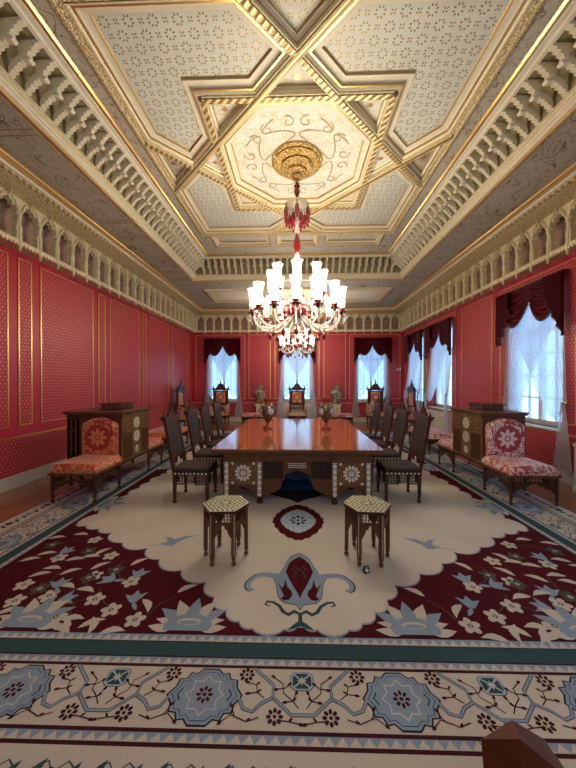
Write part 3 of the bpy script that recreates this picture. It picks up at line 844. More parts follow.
# five-petal flowers
def flower(c, ctr):
    mb = MB()
    for k in range(5):
        a = k * 2 * PI / 5 + .3
        mb.poly(ell(.040 * math.cos(a), .040 * math.sin(a), .034, .026, a, 9), .0012 + .00012 * k, 0)
    mb.poly(lobed(5, .014, .006, 1, 1, 4), .0026, 1); mb.poly(ell(0, 0, .009, .009, 0, 6), .0031, 2)
    return mb.mesh('field_flower', MC(c, ctr, c))
FC, FO = flower('cream', 'olive'), flower('olive', 'cream')
for p in ((15, 601), (24, 585), (49, 596), (56, 617.5), (59, 558), (111, 610), (135, 620), (131, 582), (111, 556), (94, 576), (95, 540), (95, 599.5)): place4(FC, 'field_flower', cpx(*p), random.uniform(0, 1))
for p in ((40, 589), (89, 551), (52.5, 545), (116, 570), (89, 578)): place4(FO, 'field_flower', cpx(*p), random.uniform(0, 1))
def tulip():
    mb = MB(); mb.poly([(-.05, -.01), (-.085, .05), (-.03, .03), (0, .085), (.03, .03), (.085, .05), (.05, -.01), (.02, -.05), (-.02, -.05)], .0012, 0)
    mb.poly(leaf((0, -.05), (.05, -.14), .035), .0012, 0)
    return mb.mesh('field_tulip', MC('blue'))
TU = tulip()
for p, r in (((59, 584), .3), ((66, 599), -1.0), ((135, 598), .2), ((66, 551), -.4), ((109, 579.5), 1.2), ((139, 574), 0)): place4(TU, 'field_tulip', cpx(*p), r)
def field_leaf():
    return MB().poly(leaf((-.085, 0), (.085, 0), .055, .025), .0013, 0).mesh('field_leaf', MC('cream'))
LF = field_leaf()
for p, r in (((50, 607), .9), ((60, 631), -.3), ((72, 620), .1), ((92, 624), .5), ((112, 632.5), .15), ((66, 587), -.2), ((47, 554), .3), ((75, 560), .2), ((91, 557), .1), ((101, 566), .8), ((52, 569), 0), ((71, 572), .6),
             ((85, 591), -.2), ((140, 562), .8), ((188, 589), .6), ((57, 538), .3), ((81, 535), 0), ((145, 606), -.9), ((40, 575), .4), ((103, 552), 1.0), ((30, 560), .4), ((9, 612), .4), ((90, 626), -1.2), ((62, 628), -1.2)): place4(LF, 'field_leaf', cpx(*p), r)
# thin tendrils linking the flowers
for pts in ([(15, 601), (30, 592), (40, 589), (52, 580), (60, 571)], [(56, 617), (57, 606), (49, 596)], [(111, 610), (100, 622), (92, 624)], [(135, 620), (120, 630), (112, 632)], [(94, 576), (88, 582), (85, 591)], [(111, 610), (101, 598), (100, 588)],
            [(52, 545), (70, 541), (95, 540)], [(89, 551), (100, 556), (111, 556)], [(116, 570), (122, 562), (128, 562)], [(72, 620), (70, 610), (76, 601), (85, 600)], [(131, 582), (120, 577), (116, 570)], [(148, 615), (160, 604), (176, 596)]):
    P = [cpx(*p) for p in pts]
    for s in (1, -1): MB().stroke([(s * x, y) for x, y in P], .008, CT + .0016).build('tendril', MT['c_olive'], carpet)
# big lotus blossoms against the stripe
def lotus():
    mb = MB()
    for k, (a, l, w) in enumerate(((-1.35, .20, .09), (1.35, .20, .09), (-.95, .24, .10), (.95, .24, .10), (-.48, .25, .10), (.48, .25, .10), (0, .25, .10))):
        mb.poly(leaf((0, -.03), (l * math.sin(a) * 1.25, l * math.cos(a) - .03), w), .0012 + .0003 * k, (1 if k in (2, 3, 6) else 0))
    P = [(-.15, -.085), (-.17, -.03), (-.12, .03), (-.06, .055), (0, .06), (.06, .055), (.12, .03), (.17, -.03), (.15, -.085)]
    mb.poly(P, .0036, 1); mb.poly(ell(0, -.01, .085, .03, 0, 12), .0042, 0); mb.poly(ell(0, -.018, .07, .018, 0, 12), .0047, 1)
    for s in (-1, 1): mb.poly(leaf((s * .10, -.08), (s * .27, -.05), .07), .0034, 0)
    return mb.mesh('lotus_blossom', MC('cream', 'blue'))
LO = lotus()
for p, r in (((184, 634), 0), ((14, 634), 0)):
    x, y = cpx(*p); place4(LO, 'lotus_blossom', (x, -CL + .965), r)
for yy in (-1.55, .3): place4(LO, 'lotus_blossom', (-CW + .96, yy), -PI / 2, ((1, 1), (-1, 1)))
# palmette with scroll arms
def half_poly(pts, mirror=True):
    P = [cpx(*p) for p in pts]; c0 = cpx(297, 600)[0]
    return [(x - c0, y) for x, y in P]
mb = MB()
out = [(297, 553.5), (303, 556), (306.7, 558.7), (311.7, 567.5), (316.7, 575), (325, 574), (333, 574), (341, 576), (346.7, 580), (351, 584), (352.5, 588), (351, 592), (347.5, 593.5), (343.5, 592.5), (342.5, 590), (345, 590.5), (347.5, 588.5),
       (346.5, 585), (343, 581), (338, 579), (333, 578), (327, 578.5), (323, 579.5), (320.5, 585), (319.5, 592), (319, 597.5), (316, 602), (313, 604), (306, 605), (300.5, 606), (297, 611)]
def sym(pts): 
    P = half_poly(pts); return P + [(-x, y) for x, y in P[-2:0:-1]]
mb.poly([(x * 1.012, y) for x, y in sym(out)], CT + .0028, 0); 
o2 = sym(out); cy = sum(p[1] for p in o2) / len(o2)
mb.poly([(x * .985, cy + (y - cy) * .975) for x, y in o2], CT + .0034, 1)
mb.poly(sym([(297, 557), (302, 560), (306.7, 564), (310.5, 572.5), (307, 580), (303, 587.5), (299, 594), (297, 599)]), CT + .0040, 2)
for s in (1, -1):
    P = half_poly([(311, 580), (309, 588), (305, 592), (304.5, 596), (308, 600.5), (313, 601.5), (316.5, 599.5), (313, 597), (315, 592), (319, 582.5), (314.5, 589), (312.5, 586)])
    mb.poly([(s * x, y) for x, y in P], CT + .0040, 2)
    mb.stroke([(s * x, y) for x, y in half_poly([(297, 615), (303, 612), (309, 615.5), (314, 613), (318, 607), (324, 603.5), (330, 603), (332, 606), (328, 607.5)])], [.02, .03, .03, .028, .026, .024, .022, .018, .01], CT + .0040, 3)
    mb.stroke([(s * x, y) for x, y in half_poly([(297, 571), (301, 567), (303.5, 570), (300, 573), (303, 577), (300, 579)])], .010, CT + .0046, 4)
mb.stroke(half_poly([(297, 613), (297, 624)]), .028, CT + .0041, 3)
mb.poly(sym([(297, 621), (302, 623.5), (307, 627.5), (311, 631), (304, 629.5), (297, 626.5)]), CT + .0042, 3)
mb.build('palmette', MC('navy', 'blue', 'maroon', 'teal', 'olive'), carpet)
# small scalloped medallion
c = cpx(297, 520.5)
mb = MB()
def lozenge(rx, ry, sc, n=96):
    out = []
    for k in range(n):
        t = 2 * PI * k / n; co, si = math.cos(t), math.sin(t)
        f = 1 + sc * abs(math.sin(t * 10))
        out.append((rx * f * math.copysign(abs(co) ** 1.25, co), c[1] + ry * f * math.copysign(abs(si) ** 1.25, si)))
    return out
mb.poly(lozenge(.295, .44, .06), CT + .0030, 0); mb.poly(lozenge(.205, .29, .05), CT + .0036, 1)
for k in range(8):
    a = k * PI / 4; mb.poly(ell(.075 * math.cos(a), c[1] + .09 * math.sin(a), .034, .020, a), CT + .0042, 2)
    mb.poly(ell(.15 * math.cos(a + .39), c[1] + .17 * math.sin(a + .39), .018, .012, a), CT + .0042, 3)
mb.poly(ell(0, c[1], .022, .022), CT + .0047, 2)
mb.build('small_medallion', MC('maroon', 'bluelite', 'navy', 'blue'), carpet)
# central medallion under the table
mb = MB()
mb.poly([(x, y - .05) for x, y in [(0, -1.42), (.12, -1.30), (.22, -1.25), (.33, -1.16), (.50, -1.10), (.62, -.98), (.95, -.85), (1.05, -.55), (1.25, -.3), (1.25, .3), (1.05, .55), (.95, .85), (.5, 1.1), (.22, 1.25), (0, 1.42),
        (-.22, 1.25), (-.5, 1.1), (-.95, .85), (-1.05, .55), (-1.25, .3), (-1.25, -.3), (-1.05, -.55), (-.95, -.85), (-.62, -.98), (-.50, -1.10), (-.33, -1.16), (-.22, -1.25), (-.12, -1.30)]], CT + .0030, 0)
mb.poly(lobed(12, .82, .08, 1.2, 1.15, 5), CT + .0036, 1); mb.poly(lobed(10, .42, .06, 1.2, 1.1, 5), CT + .0042, 2)
mb.build('central_medallion', MC('navy', 'royal', 'blue'), carpet)
# blue birds flying over the field
def bird():
    mb = MB(); mb.poly([(-.26, -.10), (-.12, -.085), (-.03, -.02), (-.06, .05), (-.13, .085), (-.03, .075), (.03, .03), (.10, .09), (.24, .12), (.15, .05), (.085, -.02), (.06, -.09), (0, -.10), (-.05, -.075), (-.14, -.10)], .0016)
    return mb.mesh('bird_motif', MC('blue'))
place4(bird(), 'bird_motif', cpx(171, 541), 0)
CTOP = CT + .0066
# ---------------------------------------------------------------- furniture
def turned_leg(h, r=.024, seg=8):
    # slender leg with a turned ankle and ball foot
    return [(r * .75, 0), (r * 1.1, .015), (r * 1.1, .03), (r * .55, .045), (r * .6, .06), (r * 1.0, .075), (r * .8, .10), (r * 1.0, h * .5), (r * .9, h)]
def spindle_row(mb, p, q, z0, z1, n, r=.007, m=0):
    for k in range(n):
        t = (k + .5) / n; x, y = p[0] + (q[0] - p[0]) * t, p[1] + (q[1] - p[1]) * t
        h = z1 - z0
        mb.lathe([(r * .5, 0), (r * .5, h * .15), (r * 1.2, h * .3), (r * .5, h * .45), (r * .5, h * .55), (r * 1.2, h * .7), (r * .5, h * .85), (r * .5, h)], 5, (x, y, z0), m)
def lattice(mb, P, u, v, nu, nv, bw, t, m=0):
    # diagonal screen in the plane P + u*a + v*b
    P, u, v = Vector(P), Vector(u), Vector(v); n = u.cross(v).normalized()
    lu, lv = u.length, v.length; uu, vv = u / lu, v / lv
    st = lu / nu; K = int(lv / st) + 1
    for d in (1, -1):
        k = -K - 1
        while k < nu + K + 1:
            a = k * st; pts = []
            # clip the line a + d*s in [0,lu], s in [0,lv]
            s0, s1 = 0, lv
            if d > 0: s0, s1 = max(s0, -a), min(s1, lu - a)
            else: s0, s1 = max(s0, a - lu), min(s1, a)
            if s1 - s0 > .01:
                p, q = P + uu * (a + d * s0) + vv * s0, P + uu * (a + d * s1) + vv * s1
                w = n.cross(q - p).normalized() * bw / 2; o = n * (t * (1 if d > 0 else .7))
                mb.add([p - w, p + w, q + w, q - w, p - w + o, p + w + o, q + w + o, q - w + o], [(4, 5, 6, 7), (0, 4, 7, 3), (1, 2, 6, 5), (0, 1, 5, 4), (2, 3, 7, 6)], m)
            k += 1
def rosette_inlay(mb, c, ax, r, m=0, n=12):
    # disc of wedge petals and a hub, lying in the plane normal to axis 'ax' ('x','y')
    def P(a, b, d): return (c[0] + a, c[1] - d, c[2] + b) if ax == 'y' else ((c[0] - d, c[1] + a, c[2] + b) if ax == '-x' else (c[0] + d, c[1] + a, c[2] + b))
    for k in range(n):
        a0, a1 = 2 * PI * (k + .12) / n, 2 * PI * (k + .88) / n; am = (a0 + a1) / 2
        q = [(r * .48 * math.cos(a0), r * .48 * math.sin(a0)), (r * .86 * math.cos(a0), r * .86 * math.sin(a0)), (r * math.cos(am), r * math.sin(am)), (r * .86 * math.cos(a1), r * .86 * math.sin(a1)), (r * .48 * math.cos(a1), r * .48 * math.sin(a1))]
        mb.add([P(x, y, .003) for x, y in q], [(0, 1, 2, 3, 4)], m)
    for k in range(8):
        a0, a1 = 2 * PI * (k + .1) / 8, 2 * PI * (k + .9) / 8
        mb.add([P(0, 0, .004), P(r * .36 * math.cos(a0), r * .36 * math.sin(a0), .003), P(r * .36 * math.cos(a1), r * .36 * math.sin(a1), .003)], [(0, 1, 2)], m)
def arch_bracket(mb, p, q, ztop, zdrop, t, m=0, ends=.03):
    # scalloped apron hanging between two legs p and q (plan points), thickness t
    p, q = Vector((*p, 0)), Vector((*q, 0)); u = (q - p); l = u.length; u /= l; n = Vector((-u.y, u.x, 0)) * t / 2
    prof = [(0, zdrop), (ends, zdrop), (ends + .02, zdrop * .72), (.18 * l + ends, zdrop * .60), (.26 * l, zdrop * .34), (.36 * l, zdrop * .40), (.42 * l, zdrop * .16), (.5 * l, zdrop * .05)]
    prof = prof + [(l - a, b) for a, b in prof[-2::-1]]
    pts = [(a, -b) for a, b in prof] + [(l, .012), (0, .012)]
    k = len(pts); V = []
    for sg in (1, -1):
        for a, b in pts: w = p + u * a + n * sg; V.append((w.x, w.y, ztop + b))
    mb.add(V, [tuple(range(k)), tuple(range(2 * k - 1, k - 1, -1))] + [(i, i + k, (i + 1) % k + k, (i + 1) % k) for i in range(k)], m)

# ---- conference table
TY, TH = 5.655, .78
table = tag(empty('conference_table', (0, TY, CTOP)), 'long polished wooden conference table with mother-of-pearl inlaid ends', 'table')
hw, hl = 1.165, 1.685
z0 = TH - CTOP
mb = MB()
prof = [(0, z0 - .008), (.008, z0), (hw * .999, z0)]
R4 = [(-hw, -hl), (hw, -hl), (hw, hl), (-hw, hl)]
ring_profile(mb, R4, [(.05, z0 - .075), (.03, z0 - .07), (.025, z0 - .05), (.005, z0 - .045), (0, z0 - .03), (0, z0 - .012), (.012, z0)], [0] * 6)
mb.build('edge_moulding', MT['wood_mid'], table)
MB().poly(ring_offset(R4, .012), z0).build('table_top', MT['table_top'], table)
MB().poly(ring_offset(R4, .05), z0 - .075).build('underside', MT['wood'], table)
bw, bl = 1.0, 1.60
AZ1, AZ0 = z0 - .07, .585
mb = MB(); mb.box(-bw, bw, -bl, -bl + .05, AZ0, AZ1); mb.box(-bw, bw, bl - .05, bl, AZ0, AZ1); mb.box(-bw, -bw + .05, -bl + .05, bl - .05, AZ0, AZ1); mb.box(bw - .05, bw, -bl + .05, bl - .05, AZ0, AZ1)
mb.build('apron', MT['wood_mid'], table)
MB().lathe([(.022, 0), (.022, .006), (.012, .012), (.014, .02), (.004, .024)], 10).xf(Matrix.Translation((-.47, -bl, (AZ0 + AZ1) / 2)) @ Matrix.Rotation(PI / 2, 4, 'X')).build('apron_knob', MT['iron'], table)
MB().lathe([(.022, 0), (.022, .006), (.012, .012), (.014, .02), (.004, .024)], 10).xf(Matrix.Translation((.47, -bl, (AZ0 + AZ1) / 2)) @ Matrix.Rotation(PI / 2, 4, 'X')).build('apron_knob', MT['iron'], table)
for sy in (-1, 1):
    yf = sy * bl                                  # outer face
    def fb(mb, x0, x1, d0, d1, a, b, m=0): return mb.box(x0, x1, min(yf - sy * d0, yf - sy * d1), max(yf - sy * d0, yf - sy * d1), a, b, m)
    for xs in (-.96, -.51, .51, .96):
        po = fb(MB(), xs - .044, xs + .044, 0, .09, .10, AZ0).build('pilaster', MT['wood_mid'], table)
        for k in range(6):
            zz = .135 + k * .078
            mb = MB()
            if sy < 0:
                o8 = [(xs + .030 * math.cos(t) , zz + .030 * math.sin(t)) for t in (PI / 8 + PI / 4 * i for i in range(8))]
                mb.add([(x, yf - .003, z) for x, z in o8], [tuple(range(8))])
                mb.add([(xs - .034, yf - .002, zz + .033), (xs + .034, yf - .002, zz + .033), (xs + .034, yf - .002, zz + .043), (xs - .034, yf - .002, zz + .043)], [(0, 1, 2, 3)])
                mb.build('pearl_inlay', MT['pearl'], po)
        if abs(xs) < .6 or True:
            MB().lathe([(.030, 0), (.044, .012), (.044, .035), (.026, .05), (.040, .075), (.044, .10)], 12, (xs, yf - sy * .045, 0)).build('foot', MT['wood'], table)
    for s in (-1, 1):
        xc = s * .735
        pn = fb(MB(), xc - .181, xc + .181, .015, .06, .235, AZ0).build('rosette_panel', MT['inlay'], table)
        mb = MB(); mb.box(xc - .181, xc + .181, min(yf - sy * .012, yf - sy * .03), max(yf - sy * .012, yf - sy * .03), AZ0 - .025, AZ0); mb.box(xc - .181, xc + .181, min(yf - sy * .012, yf - sy * .03), max(yf - sy * .012, yf - sy * .03), .235, .255)
        mb.build('panel_rail', MT['wood_mid'], pn)
        if sy < 0:
            mb = MB(); rosette_inlay(mb, (xc, yf + .012, .42), 'y', .118); mb.build('pearl_rosette', MT['pearl'], pn)
            for cx, cz in ((-.145, .55), (.145, .55), (-.145, .285), (.145, .285)):
                MB().add([(xc + cx + .020 * math.cos(t), yf + .010, cz + .020 * math.sin(t)) for t in (PI / 4 * i for i in range(8))], [tuple(range(8))]).build('pearl_inlay', MT['pearl'], pn)
        mb = MB(); arch_bracket(mb, (xc - .181, yf - sy * .04), (xc + .181, yf - sy * .04), .235, .10, .03); mb.build('scalloped_skirt', MT['wood_mid'], table)
        # turned-lattice panel beside the knee hole
        xl = s * .325
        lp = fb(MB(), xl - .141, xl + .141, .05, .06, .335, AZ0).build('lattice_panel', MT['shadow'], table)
        if sy < 0:
            mb = MB(); lattice(mb, (xl - .130, yf + .05, .35), (.26, 0, 0), (0, 0, .225), 5, 5, .009, .014); mb.build('turned_lattice', MT['wood'], lp)
            mb = MB()
            for i in range(6):
                for j in range(5): mb.lathe([(.002, -.008), (.008, 0), (.002, .008)], 5, (xl - .108 + i * .0433, yf + .03, .372 + j * .045))
            o = mb.build('lattice_bead', MT['iron'], lp); o['kind'] = 'stuff'
        mb = MB(); fb(mb, xl - .155, xl + .155, .02, .06, .32, .342); fb(mb, xl - .155, xl - .135, .02, .06, .342, AZ0); fb(mb, xl + .135, xl + .155, .02, .06, .342, AZ0); mb.build('lattice_frame', MT['wood_mid'], lp)
        # curved bracket under it
        arc = [(s * .466, .32), (s * .466, .10)] + [(s * (.466 - .27 * math.sin(t)), .10 + .20 * (1 - math.cos(t)) + .02 * abs(math.sin(3 * t))) for t in (PI / 2 * i / 8 for i in range(9))] + [(s * .18, .32)]
        MB().prism(arc, 'y', yf - sy * .055, yf - sy * .03).build('knee_bracket', MT['wood_mid'], table)
    cpn = fb(MB(), -.17, .17, .03, .06, .46, AZ0).build('centre_panel', MT['wood_mid'], table)
    if sy < 0:
        mb = MB()
        for i in range(9):
            for j in range(3):
                x, z = -.112 + i * .028, .497 + j * .026
                mb.add([(x - .012, yf + .026, z), (x, yf + .026, z - .011), (x + .012, yf + .026, z), (x, yf + .026, z + .011)], [(0, 1, 2, 3)])
        o = mb.build('pearl_cartouche', MT['pearl'], cpn); o['kind'] = 'stuff'
    mb = MB(); arch_bracket(mb, (-.17, yf - sy * .045), (.17, yf - sy * .045), .46, .06, .025); mb.build('scalloped_skirt', MT['wood_mid'], table)

# ---- table chairs (local: faces +x, seat centre at origin)
def make_chair():
    r = empty('dining_chair')
    SW, SD, SH = .23, .25, .485
    mb = MB(); mb.bbox(-SD, SD, -SW, SW, SH - .05, SH, .012); mb.build('seat', MT['seat_dark'], r)
    mb = MB(); mb.box(-SD, SD, -SW, -SW + .025, SH - .10, SH - .05); mb.box(-SD, SD, SW - .025, SW, SH - .10, SH - .05); mb.box(SD - .025, SD, -SW, SW, SH - .10, SH - .05); mb.box(-SD, -SD + .025, -SW, SW, SH - .10, SH - .05)
    ap = mb.build('seat_rail', MT['wood'], r)
    for sy in (-1, 1):
        mb = MB()
        for k in range(9): mb.box(-SD + .03 + k * .053, -SD + .052 + k * .053, sy * SW - .002 if sy > 0 else -SW - .002, sy * SW + .002 if sy > 0 else -SW + .002, SH - .086, SH - .066)
        o = mb.build('pearl_stud', MT['pearl'], ap); o['kind'] = 'stuff'
    for x in (-SD + .025, SD - .025):
        for y in (-SW + .025, SW - .025):
            mb = MB(); mb.box(x - .02, x + .02, y - .02, y + .02, .12, SH - .05); mb.lathe([(.016, 0), (.028, .012), (.028, .03), (.013, .05), (.024, .075), (.018, .10), (.022, .125)], 8, (x, y, 0)); mb.build('leg', MT['wood'], r)
    for (p, q) in (((-SD + .045, -SW + .02), (SD - .045, -SW + .02)), ((-SD + .045, SW - .02), (SD - .045, SW - .02)), ((SD - .02, -SW + .045), (SD - .02, SW - .045)), ((-SD + .02, -SW + .045), (-SD + .02, SW - .045))):
        d = Vector((q[0] - p[0], q[1] - p[1])); e1, e2 = (p[0] + d.x * .33, p[1] + d.y * .33), (p[0] + d.x * .67, p[1] + d.y * .67)
        mb = MB(); spindle_row(mb, p, e1, SH - .22, SH - .10, 4, .008); spindle_row(mb, e2, q, SH - .22, SH - .10, 4, .008)
        mb.tube([(*p, SH - .222), (*e1, SH - .222)], .008, 4); mb.tube([(*e2, SH - .222), (*q, SH - .222)], .008, 4); mb.tube([(*e1, SH - .10), (*e1, SH - .245)], .008, 4); mb.tube([(*e2, SH - .10), (*e2, SH - .245)], .008, 4)
        o = mb.build('spindle_gallery', MT['wood'], r); o['kind'] = 'stuff'
    # leaning back
    TL = .12; Zb = 1.16
    X = lambda z: -SD + .01 - TL * (z - SH) / (Zb - SH)
    for y in (-SW + .022, SW - .022):
        mb = MB()
        for a, b in ((SH - .06, .62), (.62, Zb)):
            v = [(X(z) + dx, y + dy, z) for z in (a, b) for dx, dy in ((-.022, -.02), (.022, -.02), (.022, .02), (-.022, .02))]
            mb.add(v, [(0, 1, 5, 4), (1, 2, 6, 5), (2, 3, 7, 6), (3, 0, 4, 7), (4, 5, 6, 7), (3, 2, 1, 0)])
        mb.build('back_post', MT['wood'], r)
    def slab(y0, y1, za, zb, d0, d1, mat, nm, par=r, top=None):
        n = 1
        v = [(X(z) + d, y, z) for z in (za, zb) for d, y in ((d0, y0), (d1, y0), (d1, y1), (d0, y1))]
        return MB().add(v, [(0, 1, 5, 4), (1, 2, 6, 5), (2, 3, 7, 6), (3, 0, 4, 7), (4, 5, 6, 7), (3, 2, 1, 0)]).build(nm, MT[mat], par)
    slab(-SW + .04, SW - .04, .60, .635, -.015, .02, 'wood', 'lower_rail')
    bp = slab(-SW + .042, SW - .042, .66, 1.10, -.022, .016, 'leather', 'back_panel')
    slab(-SW + .03, SW - .03, .635, .66, -.018, .018, 'wood', 'panel_frame', bp); slab(-SW + .03, SW - .03, 1.10, 1.125, -.018, .018, 'wood', 'panel_frame', bp)
    slab(-SW - .015, SW + .015, 1.125, 1.165, -.035, .035, 'wood', 'crest_rail'); slab(-SW - .03, SW + .03, 1.165, 1.185, -.045, .045, 'wood', 'crest_cornice')
    xx = X(1.185)
    # pearl-inlaid knuckles at the foot of the back
    for y in (-SW + .06, SW - .06, 0): MB().lathe([(.004, 0), (.024, .02), (.012, .05), (.020, .08), (.004, .10)], 8, (X(.55) + .0, y, .50), scale=(.7, 1)).build('baluster', MT['pearl' if y == 0 else 'wood'], r)
    fin = MB().prism([(-.11, 1.185), (-.085, 1.235), (-.055, 1.235), (-.04, 1.28), (0, 1.31), (.04, 1.28), (.055, 1.235), (.085, 1.235), (.11, 1.185)], 'x', xx - .018, xx + .018).build('crest', MT['wood'], r)
    MB().lathe([(.012, 1.29), (.022, 1.305), (.010, 1.32), (.016, 1.34), (.003, 1.40)], 8, (xx, 0, 0)).build('finial', MT['wood'], fin)
    for y in (-SW + .01, SW - .01): MB().lathe([(.014, 1.185), (.018, 1.20), (.006, 1.215), (.012, 1.23), (.002, 1.25)], 6, (xx, y, 0)).build('corner_knob', MT['wood'], r)
    return r
chair = make_chair()
ords = ['nearest the hexagonal stools', 'second from the stools', 'third from the stools', 'farthest from the stools']
first = True
for side, rz, s in (('window', PI, 1), ('windowless', 0, -1)):
    for k, y in enumerate((4.32, 5.14, 5.86, 6.72)):
        o = chair if first else copy_tree(chair); first = False
        o.location = (s * 1.455, y + s * .05, CTOP); o.rotation_euler = (0, 0, rz)
        tag(o, 'carved dark chair on the %s-wall side of table, %s' % (side, ords[k]), 'chair', 'carved chairs around the conference table')

# ---- hexagonal stools
def make_stool():
    r = empty('hexagonal_stool'); H, R = .506, .225
    hexa = lambda q, a0=0: [(q * math.cos(a0 + k * PI / 3), q * math.sin(a0 + k * PI / 3)) for k in range(6)]
    top = MB().prism(hexa(R), 'z', H - .028, H - .004).build('top', MT['wood'], r)
    MB().prism(hexa(R - .018), 'z', H - .004, H).build('marquetry_inlay', MT['marquetry'], top)
    mb = MB(); ring_profile(mb, hexa(R - .004), [(0, H - .0035), (.012, H - .0035)]); mb.build('bone_stringing', MT['pearl'], top)
    Lr = R - .032; P = hexa(Lr)
    for k in range(6):
        a = k * PI / 3
        mb = MB(); M = Matrix.Translation((P[k][0], P[k][1], 0)) @ Matrix.Rotation(a, 4, 'Z')
        n0 = len(mb.v); mb.prism([(-.017, -.017), (.017, -.017), (.017, .017), (-.017, .017)], 'z', .085, H - .028)
        mb.lathe([(.010, 0), (.021, .010), (.021, .026), (.010, .04), (.019, .055), (.021, .07), (.014, .088)], 8); mb.xf(M, n0)
        lg = mb.build('leg', MT['wood_mid'], r)
        mb = MB(); mb.box(.0170, .0185, -.002, .002, .10, H - .04); mb.xf(M); mb.build('bone_line', MT['pearl'], lg)
        p, q = P[k], P[(k + 1) % 6]
        u = Vector((q[0] - p[0], q[1] - p[1])).normalized() * .018
        p, q = (p[0] + u.x, p[1] + u.y), (q[0] - u.x, q[1] - u.y)
        mb = MB(); arch_bracket(mb, p, q, H - .132, .125, .010, ends=.006); mb.build('scalloped_arch', MT['wood_mid'], r)
        mb = MB(); mb.tube([(*p, H - .122), (*q, H - .122)], .009, 4); spindle_row(mb, p, q, H - .118, H - .03, 6, .007); g = mb.build('spindle_gallery', MT['wood'], r); g['kind'] = 'stuff'
    return r
stool = make_stool()
for k, (px, py, lab) in enumerate(((226, 502.5, 'hexagonal inlaid wooden stool standing alone without a marker card'), (367, 503, 'hexagonal inlaid wooden stool with small black numbered card at its foot'))):
    o = stool if k == 0 else copy_tree(stool)
    p = unproject(px, py, .506 + CTOP); o.location = (p.x, p.y, CTOP); o.rotation_euler = (0, 0, .06 if k == 0 else -.05)
    tag(o, lab, 'stool', 'hexagonal inlaid stools in front of the table')
# small numbered card
p = unproject(366, 574, 0)
card = empty('number_card', (p.x, p.y, CTOP), .25); tag(card, 'small black numbered card standing on carpet beside stool foot', 'card')
MB().prism([(-.024, 0), (.0, .055), (.024, 0)], 'x', -.026, .026).build('tent_card', MT['black'], card)
mb = MB()
for q in ([(-.016, .012), (-.009, .012), (.007, .038), (.0, .038)], [(-.016, .012), (.016, .012), (.016, .017), (-.016, .017)], [(.003, 0), (.009, 0), (.009, .024), (.003, .024)]):
    mb.add([(x, -.0245 + .024 * (z + .006) / .055 - .0008, z + .006) for x, z in q], [(0, 1, 2, 3)])
mb.build('digit', MT['lettering'], card)

